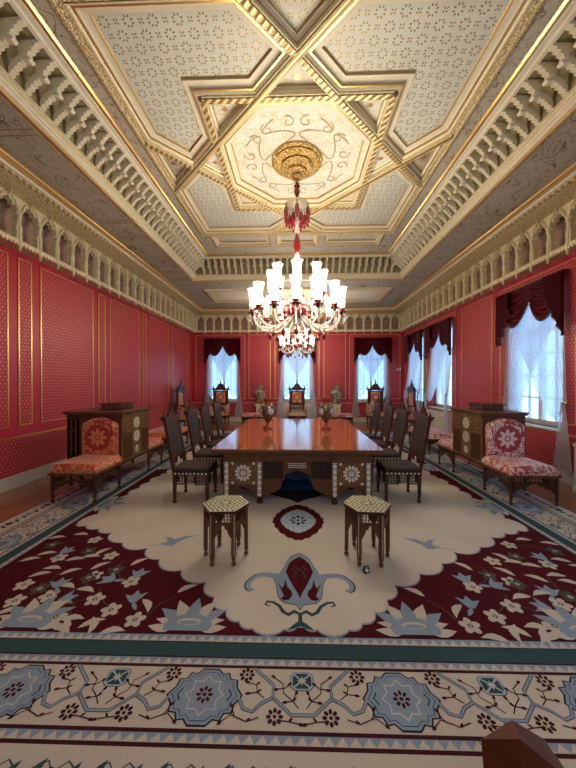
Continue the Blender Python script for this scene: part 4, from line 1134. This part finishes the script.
# ---- cabinet with a seat at either end (local: s = +1 has its carved front facing -x ... built per side)
def make_cabinet_settee(xf, s, y0, fab, med, label, RD):
    # xf: |x| of the room-side face; s: -1 on the windowless side, +1 on the window side; y0: front of near seat
    W = .66; r = empty('cabinet_settee', (s * (xf + W / 2), y0 + 1.05, CTOP)); tag(r, label, 'cabinet')
    # local x: -W/2..W/2 with room side at -s*W/2 ; local y from -1.05 (near seat) to 1.05 (far seat)
    fx = -s * W / 2
    def bx(mb, a0, a1, y_0, y_1, z_0, z_1, b=0, m=0):
        # a measured from the room-side face inward
        x0, x1 = sorted((fx + s * a0, fx + s * a1))
        return mb.bbox(x0, x1, y_0, y_1, z_0, z_1, b, m) if b else mb.box(x0, x1, y_0, y_1, z_0, z_1, m)
    C0, C1 = -.42, .44                                  # cabinet part in y
    body = bx(MB(), .012, W, C0, C1, .40, 1.14).build('cabinet_body', MT['wood_red'], r)
    tp = MB(); bx(tp, -.02, W + RD + .02, C0 - .03, C1 + .03, 1.14, 1.165, .006); bx(tp, -.035, W + RD + .03, C0 - .045, C1 + .045, 1.165, 1.195, .01); top = tp.build('cabinet_top', MT['wood_mid'], r)
    # rear shelves with turned columns
    if RD > 0:
        rs = bx(bx(MB(), W, W + RD, C0 + .02, C1 - .02, .40, .44), W, W + RD, C0 + .02, C1 - .02, .86, .885)
        bx(rs, W + RD - .02, W + RD, C0 + .02, C1 - .02, .44, 1.14); bx(rs, W, W + RD, C0 + .02, C0 + .05, 1.08, 1.14)
        shelf = rs.build('rear_shelf', MT['wood'], r)
        for k in range(3):
            for zz0, zz1 in ((.44, .86), (.885, 1.08)):
                xx = fx + s * (W + .04 + k * .075); h = zz1 - zz0
                MB().lathe([(.016, 0), (.016, h * .06), (.009, h * .14), (.020, h * .3), (.010, h * .5), (.016, h * .75), (.010, h * .9), (.018, h)], 7, (xx, C0 + .04, zz0)).build('turned_column', MT['wood_mid'], shelf)
        for a in (W + RD - .04,):
            for y in (C0 + .06, C1 - .06):
                if a > W or True: MB().lathe(turned_leg(.40, .026), 8, (fx + s * a, y, 0)).build('leg', MT['wood'], r)
    # front: three bays, lattice below, small panel above, rosette column between
    L = C1 - C0; b1, b2 = C0 + .30, C1 - .28
    frame = MB()
    for y_0, y_1 in ((C0, C0 + .025), (b1 - .012, b1 + .012), (b2 - .012, b2 + .012), (C1 - .025, C1)): bx(frame, 0, .012, y_0, y_1, .40, 1.14)
    bx(frame, 0, .012, C0, C1, .40, .425); bx(frame, 0, .012, C0, C1, 1.10, 1.14)
    for ya, yb in ((C0, b1), (b2, C1)): bx(frame, 0, .012, ya, yb, .84, .87)
    frame.build('front_frame', MT['inlay'], body)
    nx = 'y'
    for ya, yb in ((C0 + .025, b1 - .012), (b2 + .012, C1 - .025)):
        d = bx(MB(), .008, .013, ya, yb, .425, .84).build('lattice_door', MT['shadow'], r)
        mb = MB()
        if s < 0: lattice(mb, (fx - .008, ya, .425), (0, yb - ya, 0), (0, 0, .415), 6, 8, .008, .010)
        else: lattice(mb, (fx + .008, yb, .425), (0, ya - yb, 0), (0, 0, .415), 6, 8, .008, .010)
        mb.build('lattice', MT['wood_mid'], d)
        pn = bx(MB(), .004, .013, ya, yb, .87, 1.10).build('inlaid_panel', MT['inlay'], r)
        mb = MB()
        for i in range(4):
            for j in range(4):
                y, z = ya + (yb - ya) * (i + .5) / 4, .87 + .23 * (j + .5) / 4
                bx(mb, .001, .004, y - .016, y + .016, z - .012, z + .012)
        o = mb.build('carved_boss', MT['wood_mid'], pn); o['kind'] = 'stuff'
    cpn = bx(MB(), .006, .013, b1 + .012, b2 - .012, .425, 1.10).build('rosette_panel', MT['inlay'], r)
    for zz, rr in ((.97, .10), (.74, .10), (.52, .065)):
        mb = MB(); rosette_inlay(mb, (fx + s * .006, (b1 + b2) / 2, zz), 'x' if s < 0 else '-x', rr); mb.build('pearl_rosette', MT['pearl'], cpn)
    bx(MB(), 0, .03, C0, C1, .36, .40).build('base_rail', MT['wood'], r)
    # gallery tray on the top
    tr_ = MB(); bx(tr_, .15, .50, -.20, .20, 1.195, 1.21); bx(tr_, .135, .515, -.215, .215, 1.285, 1.305); trr = tr_.build('gallery_top', MT['wood'], top)
    mb = MB()
    c4 = [(fx + s * .16, -.19), (fx + s * .49, -.19), (fx + s * .49, .19), (fx + s * .16, .19)]
    for k in range(4): spindle_row(mb, c4[k], c4[(k + 1) % 4], 1.21, 1.285, 9, .010)
    o = mb.build('gallery_spindles', MT['wood'], top); o['kind'] = 'stuff'
    # the two end seats
    for sy, (ya, yb) in ((-1, (-1.05, C0)), (1, (C1, 1.05))):
        st = MB()
        def cush(u, v):
            x = fx + s * W * u; y = ya + (yb - ya) * v
            e = min(u, 1 - u, v if sy < 0 else 1 - v) ; ed = min(1, e / .10)
            return (x, y, .445 + .075 * math.sqrt(max(0, 1 - (1 - ed) ** 2)) + .012 * math.sin(PI * u))
        st.grid(cush, 16, 16)
        x0, x1 = sorted((fx, fx + s * W)); st.box(x0, x1, ya, yb, .405, .446)
        st.build('seat_cushion', MT[fab], r)
        fr = MB(); bx(fr, -.008, W + .008, ya - .008 if sy < 0 else ya, yb if sy < 0 else yb + .008, .375, .407); fr.build('seat_frame', MT['wood_mid'], r)
        ye = ya + .03 if sy < 0 else yb - .03; yi = yb - .03 if sy < 0 else ya + .03
        for a in (.03, W - .03):
            for y in (ye, yi): MB().lathe(turned_leg(.375, .024), 8, (fx + s * a, y, 0)).build('leg', MT['wood'], r)
        for p, q in (((fx + s * .06, ye), (fx + s * (W - .06), ye)), ((fx + s * .03, ye - sy * .03), (fx + s * .03, yi + sy * .03)), ((fx + s * (W - .03), ye - sy * .03), (fx + s * (W - .03), yi + sy * .03))):
            mb = MB(); arch_bracket(mb, p, q, .30, .13, .016); spindle_row(mb, p, q, .305, .375, 14, .008); mb.tube([(*p, .30), (*q, .30)], .009, 4)
            g = mb.build('spindle_skirt', MT['wood'], r); g['kind'] = 'stuff'
        # arched upholstered back against the cabinet end; own origin so that its medallion sits centred
        yw = C0 if sy < 0 else C1
        out = [(-.275, .50), (.275, .50), (.275, .97), (.245, 1.02), (.19, 1.05), (.12, 1.085), (0, 1.105), (-.12, 1.085), (-.19, 1.05), (-.245, 1.02), (-.275, .97)]
        bm = MB(); n = len(out); cz = .8
        A_ = [(x, 0, z) for x, z in out]; B_ = [(x, sy * .06, z) for x, z in out]; C_ = [(x * .88, sy * .095, cz + (z - cz) * .90) for x, z in out]
        bm.add(A_ + B_ + C_, [(i, (i + 1) % n, n + (i + 1) % n, n + i) for i in range(n)] + [(n + i, n + (i + 1) % n, 2 * n + (i + 1) % n, 2 * n + i) for i in range(n)] + [tuple(range(2 * n, 3 * n))])
        o = bm.build('back_cushion', MT[med], r); o.location = (0, yw, 0)
    return r
make_cabinet_settee(2.76, -1, 4.02, 'damask_o', 'damask_om', 'carved cabinet with orange-red upholstered end seats along the windowless wall', .25)
make_cabinet_settee(2.86, 1, 4.10, 'damask_p', 'damask_pm', 'carved cabinet with crimson and cream upholstered end seats beneath tall window', 0)

# ---- upholstered benches
def make_bench(loc, lx, ly, h, fab, label, group, rz=0.):
    r = empty('upholstered_bench', loc, rz); tag(r, label, 'bench', group)
    def cush(u, v):
        e = min(u * lx, (1 - u) * lx, v * ly, (1 - v) * ly); ed = min(1, e / .06)
        return (-lx / 2 + lx * u, -ly / 2 + ly * v, h - .085 + .085 * math.sqrt(max(0, 1 - (1 - ed) ** 2)))
    mb = MB().grid(cush, 18, 18); mb.box(-lx / 2, lx / 2, -ly / 2, ly / 2, h - .11, h - .084); mb.build('seat_cushion', MT[fab], r)
    MB().box(-lx / 2 - .008, lx / 2 + .008, -ly / 2 - .008, ly / 2 + .008, h - .145, h - .11).build('seat_frame', MT['wood'], r)
    P = [(sx * (lx / 2 - .035), sy * (ly / 2 - .035)) for sx, sy in ((-1, -1), (1, -1), (1, 1), (-1, 1))]
    for x, y in P: MB().lathe(turned_leg(h - .145, .026), 8, (x, y, 0)).build('leg', MT['wood'], r)
    for k in range(4):
        mb = MB(); arch_bracket(mb, P[k], P[(k + 1) % 4], h - .15, .12, .016); mb.build('scalloped_skirt', MT['wood'], r)
    return r
make_bench((-3.25, 7.45, CTOP), .62, 1.25, .47, 'damask_o', 'low orange damask bench behind cabinet along the windowless wall', 'low upholstered benches')
make_bench((3.30, 7.55, CTOP), .62, 1.25, .47, 'damask_p', 'low crimson damask bench between cabinet and window-wall throne', 'low upholstered benches')
make_bench((-1.62, 11.75, 0), 1.05, .55, .45, 'damask_p', 'low damask bench before pale lidded jar nearer the windowless wall', 'low upholstered benches')
make_bench((1.62, 11.75, 0), 1.05, .55, .45, 'damask_p', 'low damask bench before pale lidded jar nearer the window wall', 'low upholstered benches')

# ---- throne armchairs (local: faces -y)
def make_throne():
    r = empty('throne_armchair'); SW, SD, SH = .36, .32, .46
    def cush(u, v):
        e = min(u, 1 - u, v); ed = min(1, e / .12)
        return (-SW + 2 * SW * u, -SD + 2 * SD * v, SH - .08 + .08 * math.sqrt(max(0, 1 - (1 - ed) ** 2)))
    mb = MB().grid(cush, 12, 12); mb.box(-SW, SW, -SD, SD, SH - .11, SH - .079); mb.build('seat_cushion', MT['damask_g'], r)
    MB().box(-SW - .01, SW + .01, -SD - .01, SD + .01, SH - .15, SH - .11).build('seat_frame', MT['wood_red'], r)
    P = [(-SW + .03, -SD + .03), (SW - .03, -SD + .03), (SW - .03, SD - .03), (-SW + .03, SD - .03)]
    for x, y in P: MB().lathe(turned_leg(SH - .15, .028), 8, (x, y, 0)).build('leg', MT['wood'], r)
    for k in range(4):
        mb = MB(); arch_bracket(mb, P[k], P[(k + 1) % 4], SH - .15, .12, .016); spindle_row(mb, P[k], P[(k + 1) % 4], SH - .21, SH - .15, 10, .007); g = mb.build('scalloped_skirt', MT['wood_red'], r)
    # arms
    for s in (-1, 1):
        pr = [(-SD + .02, SH), (-SD - .02, SH + .14), (-SD - .03, SH + .24), (-SD + .05, SH + .27), (-SD + .12, SH + .20), (-.05, SH + .24), (SD - .06, SH + .34), (SD - .04, SH)]
        MB().prism(pr, 'x', s * SW - .05 if s > 0 else -SW - .02, s * SW + .02 if s > 0 else -SW + .05).build('arm', MT['damask_p'], r)
    # tall back
    yb = SD - .02
    for s in (-1, 1): MB().bbox(s * .285 - .035, s * .285 + .035, yb - .03, yb + .04, SH - .10, 1.34, .006).build('back_post', MT['wood_red'], r)
    MB().box(-.25, .25, yb + .0, yb + .03, .62, .80).build('back_rail', MT['wood_red'], r)
    mb = MB(); spindle_row(mb, (-.24, yb), (.24, yb), .62, .74, 10, .010); o = mb.build('back_spindles', MT['pearl'], r); o['kind'] = 'stuff'
    MB().box(-.25, .25, yb, yb + .03, .76, 1.33).build('back_board', MT['wood_red'], r)
    out = [(-.185, .82), (.185, .82), (.185, 1.29), (-.185, 1.29)]
    mb = MB(); n = 4; a = [(x, yb, z) for x, z in out]; b = [(x * .9, yb - .03, 1.055 + (z - 1.055) * .92) for x, z in out]
    mb.add(a + b, [(0, 1, 5, 4), (1, 2, 6, 5), (2, 3, 7, 6), (3, 0, 4, 7), (4, 5, 6, 7)]); mb.build('back_cushion', MT['damask_t'], r)
    MB().bbox(-.34, .34, yb - .05, yb + .06, 1.34, 1.40, .008).build('crest_rail', MT['wood'], r); MB().bbox(-.37, .37, yb - .065, yb + .07, 1.40, 1.425, .006).build('crest_cornice', MT['wood'], r)
    cr = MB().prism([(-.20, 1.425), (-.18, 1.49), (-.13, 1.50), (-.12, 1.57), (-.06, 1.60), (0, 1.66), (.06, 1.60), (.12, 1.57), (.13, 1.50), (.18, 1.49), (.20, 1.425)], 'y', yb - .02, yb + .025).build('crest', MT['wood'], r)
    MB().lathe([(.02, 1.63), (.034, 1.66), (.014, 1.69), (.022, 1.71), (.004, 1.79)], 8, (0, yb, 0)).build('finial', MT['wood'], cr)
    for s in (-1, 1): MB().lathe([(.022, 1.425), (.03, 1.45), (.010, 1.475), (.018, 1.50), (.003, 1.54)], 8, (s * .31, yb, 0)).build('corner_finial', MT['wood'], r)
    return r
throne = make_throne()
spots = [((-3.16, 12.05), 0, 'throne armchair with carved crest before the back-wall window beside the windowless wall'), ((0, 12.05), 0, 'throne armchair with carved crest before the middle back-wall window'),
         ((3.20, 12.05), 0, 'throne armchair with carved crest and cushion before the back-wall window beside the window wall'),
         ((-3.95, 10.85), PI / 2, 'throne armchair with carved crest set against the windowless side wall'), ((3.86, 11.05), -PI / 2, 'throne armchair with carved crest set against the windowed side wall')]
for k, ((x, y), rz, lab) in enumerate(spots):
    o = throne if k == 0 else copy_tree(throne)
    o.location = (x, y, 0); o.rotation_euler = (0, 0, rz); tag(o, lab, 'armchair', 'throne armchairs along the walls')
# cushion on the right-hand throne
def pillow(u, v):
    x, z = (u - .5), (v - .5); t = .07 * (max(0, 1 - (2 * x) ** 4) * max(0, 1 - (2 * z) ** 4)) ** .5
    return x, z, t
mb = MB()
mb.grid(lambda u, v: (pillow(u, v)[0] * .36, -pillow(u, v)[2], pillow(u, v)[1] * .36), 10, 10); mb.grid(lambda u, v: (pillow(u, v)[0] * .36, pillow(u, v)[2], pillow(u, v)[1] * .36), 10, 10)
mb.xf(Matrix.Translation((3.03, 11.90, .70)) @ Matrix.Rotation(.35, 4, 'Z') @ Matrix.Rotation(-.25, 4, 'X'))
tag(mb.build('cushion', MT['damask_p']), 'small crimson and white patterned cushion leaning on throne seat', 'cushion')
# ---------------------------------------------------------------- chandeliers
def lamp_light(name, loc, parent, w):
    l = bpy.data.lights.new(name, 'POINT'); l.energy = w; l.color = BULB_COLOR; l.shadow_soft_size = .03
    o = bpy.data.objects.new(name, l); col.objects.link(o); o.parent = parent; o.location = loc
ARM = {}
def arm_meshes(key, pts, sc=1.0):
    x, z = pts[-1]
    P = [(a, 0, b) for a, b in pts]
    # smooth the S-curve
    Q = []
    for i in range(len(P) - 1):
        p0, p1, p2, p3 = (Vector(P[max(0, i - 1)]), Vector(P[i]), Vector(P[i + 1]), Vector(P[min(len(P) - 1, i + 2)]))
        for t in (0, .25, .5, .75): Q.append(.5 * ((2 * p1) + (-p0 + p2) * t + (2 * p0 - 5 * p1 + 4 * p2 - p3) * t * t + (-p0 + 3 * p1 - 3 * p2 + p3) * t ** 3))
    Q.append(Vector(P[-1]))
    arm = MB().tube(Q, .013, 6).mesh('arm', MT['arm_glass'])
    cup = MB().lathe([(.012, -.03), (.03, -.02), (.02, -.005), (.075, .012), (.085, .02), (.05, .018), (.04, .03), (.045, .055), (.055, .07), (.03, .07)], 12, (x, 0, z)).mesh('cup', MT['ruby'])
    shade = MB().lathe([(.048, .06), (.060, .09), (.064, .15), (.060, .26), (.062, .32), (.080, .38), (.092, .395)], 12, (x, 0, z), caps=False).mesh('shade', MT['shade'])
    cand = MB().lathe([(.020, .05), (.020, .20), (.012, .205)], 8, (x, 0, z)).mesh('candle', MT['candle'])
    bulb = MB().lathe([(.008, .205), (.022, .235), (.024, .26), (.014, .295), (.003, .32)], 8, (x, 0, z)).mesh('bulb', MT['bulb'])
    mid = Q[len(Q) // 2]
    drop = MB().lathe([(.003, -.01), (.010, -.03), (.004, -.05), (.020, -.085), (.034, -.12), (.020, -.15), (.003, -.17)], 8, (mid.x, 0, mid.z)).mesh('ruby_drop', MT['ruby'])
    cr = MB()
    for k in range(6):
        a = k * PI / 3; cx, cy = x + .078 * math.cos(a), .078 * math.sin(a)
        cr.lathe([(.002, .01), (.008, -.02), (.003, -.045), (.011, -.085), (.002, -.12)], 5, (cx, cy, z), smooth=False)
    cryst = cr.mesh('prism_drops', MT['arm_glass'])
    return (x, z, arm, [('cup', cup), ('shade', shade), ('candle', cand), ('bulb', bulb), ('ruby_drop', drop), ('prism_drops', cryst)])
def chandelier(loc, zc, sc, nl, nu, rl, label, watt, rod_top, rosette_r):
    r = empty('chandelier', (loc[0], loc[1], zc)); tag(r, label, 'chandelier', 'glass chandeliers')
    S = lambda P: [(a * sc, (b - 2.44) * sc) for a, b in P]
    low = arm_meshes('l', S([(.07, 2.80), (.24, 2.64), (.45, 2.54), (rl - .07, 2.59), (rl, 2.75)]))
    up = arm_meshes('u', S([(.05, 3.10), (.15, 2.97), (.28, 2.90), (.39, 2.98), (.42, 3.08)]))
    for n, (x, z, arm, subs), ph in ((nl, low, .2), (nu, up, .0)):
        for k in range(n):
            a = ph + k * 2 * PI / n
            ao = link(arm, 'arm', r, (0, 0, 0), (0, 0, a))
            for nm, me in subs:
                q = link(me, nm, ao)
                if nm == 'prism_drops': q['kind'] = 'stuff'
            lamp_light('candle_light', (x * math.cos(a), x * math.sin(a), z + .345), r, watt)
    def L(nm, prof, mat, seg=14, par=r):
        return MB().lathe([(a * sc, (b - 2.44) * sc) for a, b in prof], seg).build(nm, MT[mat], par)
    L('bottom_finial', [(.004, 2.42), (.03, 2.46), (.014, 2.50), (.045, 2.55), (.02, 2.60), (.06, 2.64), (.10, 2.70)], 'arm_glass')
    L('ruby_bowl', [(.05, 2.70), (.13, 2.74), (.165, 2.82), (.175, 2.90), (.15, 2.93), (.05, 2.94)], 'ruby')
    L('stem', [(.03, 2.92), (.055, 2.98), (.03, 3.05), (.07, 3.12), (.05, 3.20), (.025, 3.28), (.06, 3.38), (.03, 3.46), (.065, 3.56), (.035, 3.66), (.05, 3.74)], 'arm_glass')
    L('ruby_vase', [(.03, 3.72), (.055, 3.76), (.035, 3.80), (.06, 3.86), (.045, 3.98), (.02, 4.08)], 'ruby')
    zt = (rod_top - zc) / sc + 2.44
    L('crown_dish', [(.02, 4.06), (.05, 4.10), (.03, 4.2), (.06, 4.32), (.03, 4.42), (.16, 4.50), (.20, 4.54), (.17, 4.54), (.03, 4.48), (.02, 4.60)], 'arm_glass')
    for k in range(12):
        a = k * 2 * PI / 12; rr = (.20 if k % 2 else .12) * sc
        MB().lathe([(.003, .10), (.012, .08), (.006, .05), (.034, .01), (.040, -.06), (.036, -.11), (.014, -.13), (.020, -.16), (.004, -.19)], 7, (rr * math.cos(a), rr * math.sin(a), (4.42 - (.0 if k % 2 else .08) - 2.44) * sc)).build('ruby_drop', MT['ruby'], r)
    L('rod', [(.012, 4.55), (.012, zt)], 'brass', 6)
    L('ruby_knop', [(.015, zt - .34), (.05, zt - .26), (.035, zt - .20), (.055, zt - .16), (.02, zt - .10)], 'ruby', 12)
    R = rosette_r
    MB().lathe([(.03, -.06), (.06, -.05), (.085, -.02), (.07, .02), (.12 * R / .41, .035), (.16 * R / .41, .05), (.15 * R / .41, .09), (.23 * R / .41, .10), (.26 * R / .41, .13), (.25 * R / .41, .16), (.33 * R / .41, .165), (.37 * R / .41, .185), (.36 * R / .41, .205), (.40 * R / .41, .21), (R, .225), (R, .25)], 28, (0, 0, rod_top - zc)).build('ceiling_rose', MT['rose_gold'], r)
    return r
chandelier((0, YC), 2.44, 1.0, 14, 8, .71, 'large crystal and ruby chandelier hanging over the conference table', BULB_W * .88, 5.0, .41)
chandelier((0, 10.30), 2.60, .78, 8, 4, .71, 'smaller crystal and ruby chandelier hanging near the back windows', BULB_W, 4.40, .25)
chandelier((0, 2 * YC - 10.30), 2.60, .78, 8, 4, .71, 'added smaller crystal and ruby chandelier behind the camera, lighting the foreground', BULB_W * .85, 4.40, .25)  # unseen chandelier, added to light the foreground

# ---------------------------------------------------------------- curtains
WNAME = ['back-wall window beside the windowless wall', 'middle back-wall window', 'back-wall window beside the window wall',
         'tall side window behind crimson-seated cabinet', 'side window beside red panel', 'side window next to the back corner', 'side window behind the white plinth']
for (w, c, hw), wn in zip(WINS, WNAME):
    base = Vector(wpt(w, c, 0, 0)); inv = Matrix.Translation(-base)
    T = lambda a, d, z: Vector(wpt(w, c + a, d, z)) - base
    ZT = 3.52; H = hw + .10
    v = tag(empty('valance', base), 'burgundy velvet swag valance over the ' + wn, 'valance', 'burgundy velvet valances')
    hems = []
    for s in (-1, 1):
        def swag(u, q):
            a = s * H * (1 - u) * .96; zb = 3.20 - .40 * math.sin(PI * min(1, u * 1.02)) ** .8
            z = ZT + (zb - ZT) * q
            return T(a, .09 + .05 * math.sin(PI * u) * q + .028 * math.sin(q * 9 * PI) * math.sin(PI * u) ** .6, z)
        MB().grid(swag, 16, 36).build('swag', MT['velvet'], v)
        hems.append([swag(i / 16, 1) for i in range(17)])
        def jabot(u, q):
            a = s * (H - .30 + .37 * u); zb = 3.14 - .70 * u + .05 * (abs(((u * 4) % 1) * 2 - 1) - .5)
            return T(a, .10 + .09 * abs(((u * 4) % 1) * 2 - 1), ZT + (zb - ZT) * q)
        MB().grid(jabot, 24, 4).build('jabot', MT['velvet'], v)
        hems.append([jabot(i / 24, 1) for i in range(25)])
    def bd(mb, h):
        for p, q in zip(h[:-1], h[1:]):
            for t in (.0, .5):
                e = p.lerp(q, t); mb.box(e.x - .008, e.x + .008, e.y - .008, e.y + .008, e.z - .035, e.z)
    mb = MB()
    for h in hems: bd(mb, h)
    o = mb.build('fringe', MT['fringe'], v); o['kind'] = 'stuff'
    p0, p1 = T(-H - .04, .03, 3.5), T(H + .04, .15, 3.54)
    MB().box(min(p0.x, p1.x), max(p0.x, p1.x), min(p0.y, p1.y), max(p0.y, p1.y), 3.50, 3.535).build('pelmet_board', MT['wood'], v)
    # two crossed sheers, each swept to its own side
    for s in (-1, 1):
        sw = {('R', -1): 'farther from the back wall', ('R', 1): 'nearer the back wall', ('B', -1): 'tied toward the windowless wall', ('B', 1): 'tied toward the window wall'}[(w, s)]
        sh = tag(empty('sheer_curtain', base), 'white lace sheer half %s, %s' % (sw, wn), 'curtain', 'white lace sheer curtains')
        dd = .050 if s > 0 else .075; ztie = 1.30
        far = .15 if wn in (WNAME[1], WNAME[4], WNAME[5]) else 0
        def panel(u, q):
            top = s * H * (-.92 + 1.86 * u)
            e = q ** (1.9 - .5 * u)
            tie = s * (H - .02 + .05 * u)
            a = top + (tie - top) * e
            fold = .012 * math.sin(u * 60) * (1 - .3 * q)
            return T(a, dd - .02 + fold + far * q ** 3, 3.46 + (ztie - 3.46) * q - 10.7 * (1 - u) * q ** 8 * (1 - q))
        MB().grid(panel, 90, 30).build('drape', MT['sheer'], sh)
        def tail(u, q):
            a = s * (H - .02) + (u - .5) * (.08 + .30 * q) * 1.0; return T(a, dd + far + .02 * math.sin(u * 30) * (.4 + q), ztie + .04 + (.16 + .06 * u - ztie) * q)
        MB().grid(tail, 36, 8).build('tail', MT['sheer'], sh)
        tb = MB(); p = T(s * (H + .01), dd + far, ztie + .03)
        tb.lathe([(.05, -.02), (.06, 0), (.05, .02)], 10, tuple(p), scale=(.6, 1) if w == 'R' else (1, .6)); tb.build('tieback', MT['brass'], sh)

# ---------------------------------------------------------------- vases, pedestals and wall fittings
def table_vase():
    r = empty('table_vase')
    MB().lathe([(.085, 0), (.09, .012), (.09, .04), (.07, .05), (.045, .065), (.030, .10), (.035, .13)], 20).build('foot', MT['terracotta'], r)
    body = MB().lathe([(.035, .13), (.06, .16), (.105, .23), (.140, .31), (.152, .36), (.145, .41), (.11, .455), (.065, .475)], 24).build('body', MT['vase_dark'], r)
    for k in range(4):
        a = k * PI / 2 + .5
        m_ = MB()
        def patch(u, q):
            t = (u - .5) * .75; z = .28 + .13 * q; rr = .140 + .014 * math.sin(PI * (z - .28) / .15)
            e = math.sqrt(max(0, 1 - (2 * q - 1) ** 2)); t *= e
            return (rr * 1.012 * math.cos(a + t), rr * 1.012 * math.sin(a + t), z)
        m_.grid(patch, 8, 8).build('painted_medallion', MT['vase_blue'], body)
    MB().lathe([(.065, .475), (.055, .50), (.058, .53), (.085, .57), (.10, .585), (.10, .595), (.05, .59)], 20).build('neck', MT['terracotta'], r)
    for s in (-1, 1): MB().tube([(s * .06, 0, .51), (s * .105, 0, .535), (s * .135, 0, .50), (s * .14, 0, .45), (s * .125, 0, .43)], [.008, .010, .010, .009, .006], 7).build('handle', MT['vase_dark'], r)
    return r
tv = table_vase()
for k, (px, py, lab) in enumerate(((268, 429, 'dark painted two-handled vase on table top, nearer the windowless wall'), (326, 429, 'dark painted two-handled vase on table top, nearer the window wall'))):
    o = tv if k == 0 else copy_tree(tv); p = unproject(px, py, TH); o.location = (p.x, p.y, TH + .0005); o.rotation_euler = (0, 0, .3 * k); tag(o, lab, 'vase', 'painted vases on the conference table')
def lidded_jar():
    r = empty('lidded_jar')
    MB().lathe([(.11, 0), (.13, .02), (.12, .05), (.17, .18), (.235, .36), (.25, .47), (.22, .57), (.13, .63), (.12, .66), (.15, .68)], 24).build('body', MT['vase_pale'], r)
    MB().lathe([(.16, .68), (.165, .70), (.13, .74), (.06, .78), (.03, .80), (.05, .83), (.03, .86), (.004, .88)], 20).build('lid', MT['vase_pale'], r)
    return r
jar = lidded_jar()
for k, (x, lab) in enumerate(((-1.53, 'pale painted lidded jar on pedestal nearer the windowless wall'), (1.62, 'pale painted lidded jar on pedestal nearer the window wall'))):
    p = empty('vase_pedestal', (x, 12.42, 0)); tag(p, 'gilt cream pedestal under lidded jar nearer the %s wall' % ('windowless' if k == 0 else 'window'), 'pedestal', 'gilt pedestals')
    MB().bbox(-.20, .20, -.18, .18, 0, .07, .01).build('base', MT['gilt'], p); MB().box(-.15, .15, -.14, .14, .07, .70).build('shaft', MT['ivory'], p); MB().bbox(-.20, .20, -.18, .18, .70, .76, .012).build('top', MT['gilt'], p)
    MB().box(-.10, .10, -.148, -.14, .14, .63).build('front_panel', MT['gold_relief'], p)
    o = jar if k == 0 else copy_tree(jar); o.location = (x, 12.42, .7605); tag(o, lab, 'jar', 'lidded jars at the back wall')
def radiator_cover(w, c, h_, label):
    base = Vector(wpt(w, c, 0, 0)); r = empty('radiator_cover', base); tag(r, label, 'radiator cover', 'white radiator covers')
    inv = Matrix.Translation(-base)
    wbox(MB(), w, c - h_, c + h_, .034, .16, .0, .74).xf(inv).build('casing', MT['white'], r)
    wbox(MB(), w, c - h_ - .02, c + h_ + .02, .034, .18, .74, .775).xf(inv).build('top_board', MT['white'], r)
    wbox(MB(), w, c - h_ + .08, c - .04, .16, .168, .12, .66).xf(inv).build('front_panel', MT['baseboard'], r); wbox(MB(), w, c + .04, c + h_ - .08, .16, .168, .12, .66).xf(inv).build('front_panel', MT['baseboard'], r)
radiator_cover('B', 0, .76, 'white panelled radiator cover under the middle back-wall window')
radiator_cover('R', 9.48, .72, 'white panelled radiator cover under side window next to red wall panel')
radiator_cover('R', 11.45, .66, 'white panelled radiator cover under the side window in back corner')
pl = empty('plinth', (4.295, 4.56, 0)); tag(pl, 'white painted plinth standing against the window wall', 'plinth')
MB().bbox(-.09, .09, -.145, .145, 0, .09, .01).build('base', MT['white'], pl); MB().box(-.075, .075, -.13, .13, .09, .70).build('shaft', MT['white'], pl); MB().bbox(-.095, .095, -.15, .15, .70, .745, .012).build('top', MT['white'], pl)
# small surveillance camera
sc_ = empty('wall_camera', (4.22, YB, 2.2)); tag(sc_, 'small white surveillance camera on back wall near corner', 'camera')
MB().lathe([(.05, 0), (.05, .02), (.02, .03), (.02, .09)], 10).xf(Matrix.Translation((0, -.015, 0)) @ Matrix.Rotation(PI / 2, 4, 'X')).build('bracket', MT['white'], sc_)
MB().bbox(-.09, .07, -.20, -.09, -.045, .045, .012).xf(Matrix.Rotation(-.3, 4, 'Y')).build('housing', MT['white'], sc_)
MB().lathe([(.03, 0), (.03, .01), (.02, .012)], 12).xf(Matrix.Translation((-.02, -.20, 0)) @ Matrix.Rotation(PI / 2, 4, 'X')).build('lens', MT['black'], sc_)
# faceted wooden post in the foreground
import bmesh
D3 = lambda px, py, d: (lambda v: Vector((0, 0, HC)) + v * d)((cam.rotation_euler.to_matrix() @ Vector(((px - CX) / FPX, -(py - CY) / FPX, -1))))
Bp, Ap, Cp, Pp = D3(520, 739, .80), D3(481, 739, .86), D3(577, 786, .80), D3(512, 720, .87)
ctr = Vector((.66, .86, 0))
bm = bmesh.new()
pts = [Ap, Bp, Cp, Pp, Cp + Vector((.02, .13, -.03))]
low = [Vector((p.x, p.y, .08)) + (ctr - Vector((p.x, p.y, 0))) * .35 for p in pts]
for p in pts + low: bm.verts.new(p)
bmesh.ops.convex_hull(bm, input=bm.verts)
me = bpy.data.meshes.new('shaft'); bm.to_mesh(me); bm.free(); me.materials.append(MT['wood_red'])
po = empty('wooden_post', (ctr.x, ctr.y, CTOP)); tag(po, 'dark wooden post with faceted pointed cap standing on carpet border', 'post')
so = link(me, 'shaft', po, -Vector((ctr.x, ctr.y, CTOP)))
MB().bbox(-.15, .15, -.13, .13, 0, .085, .012).build('base', MT['wood_red'], po)
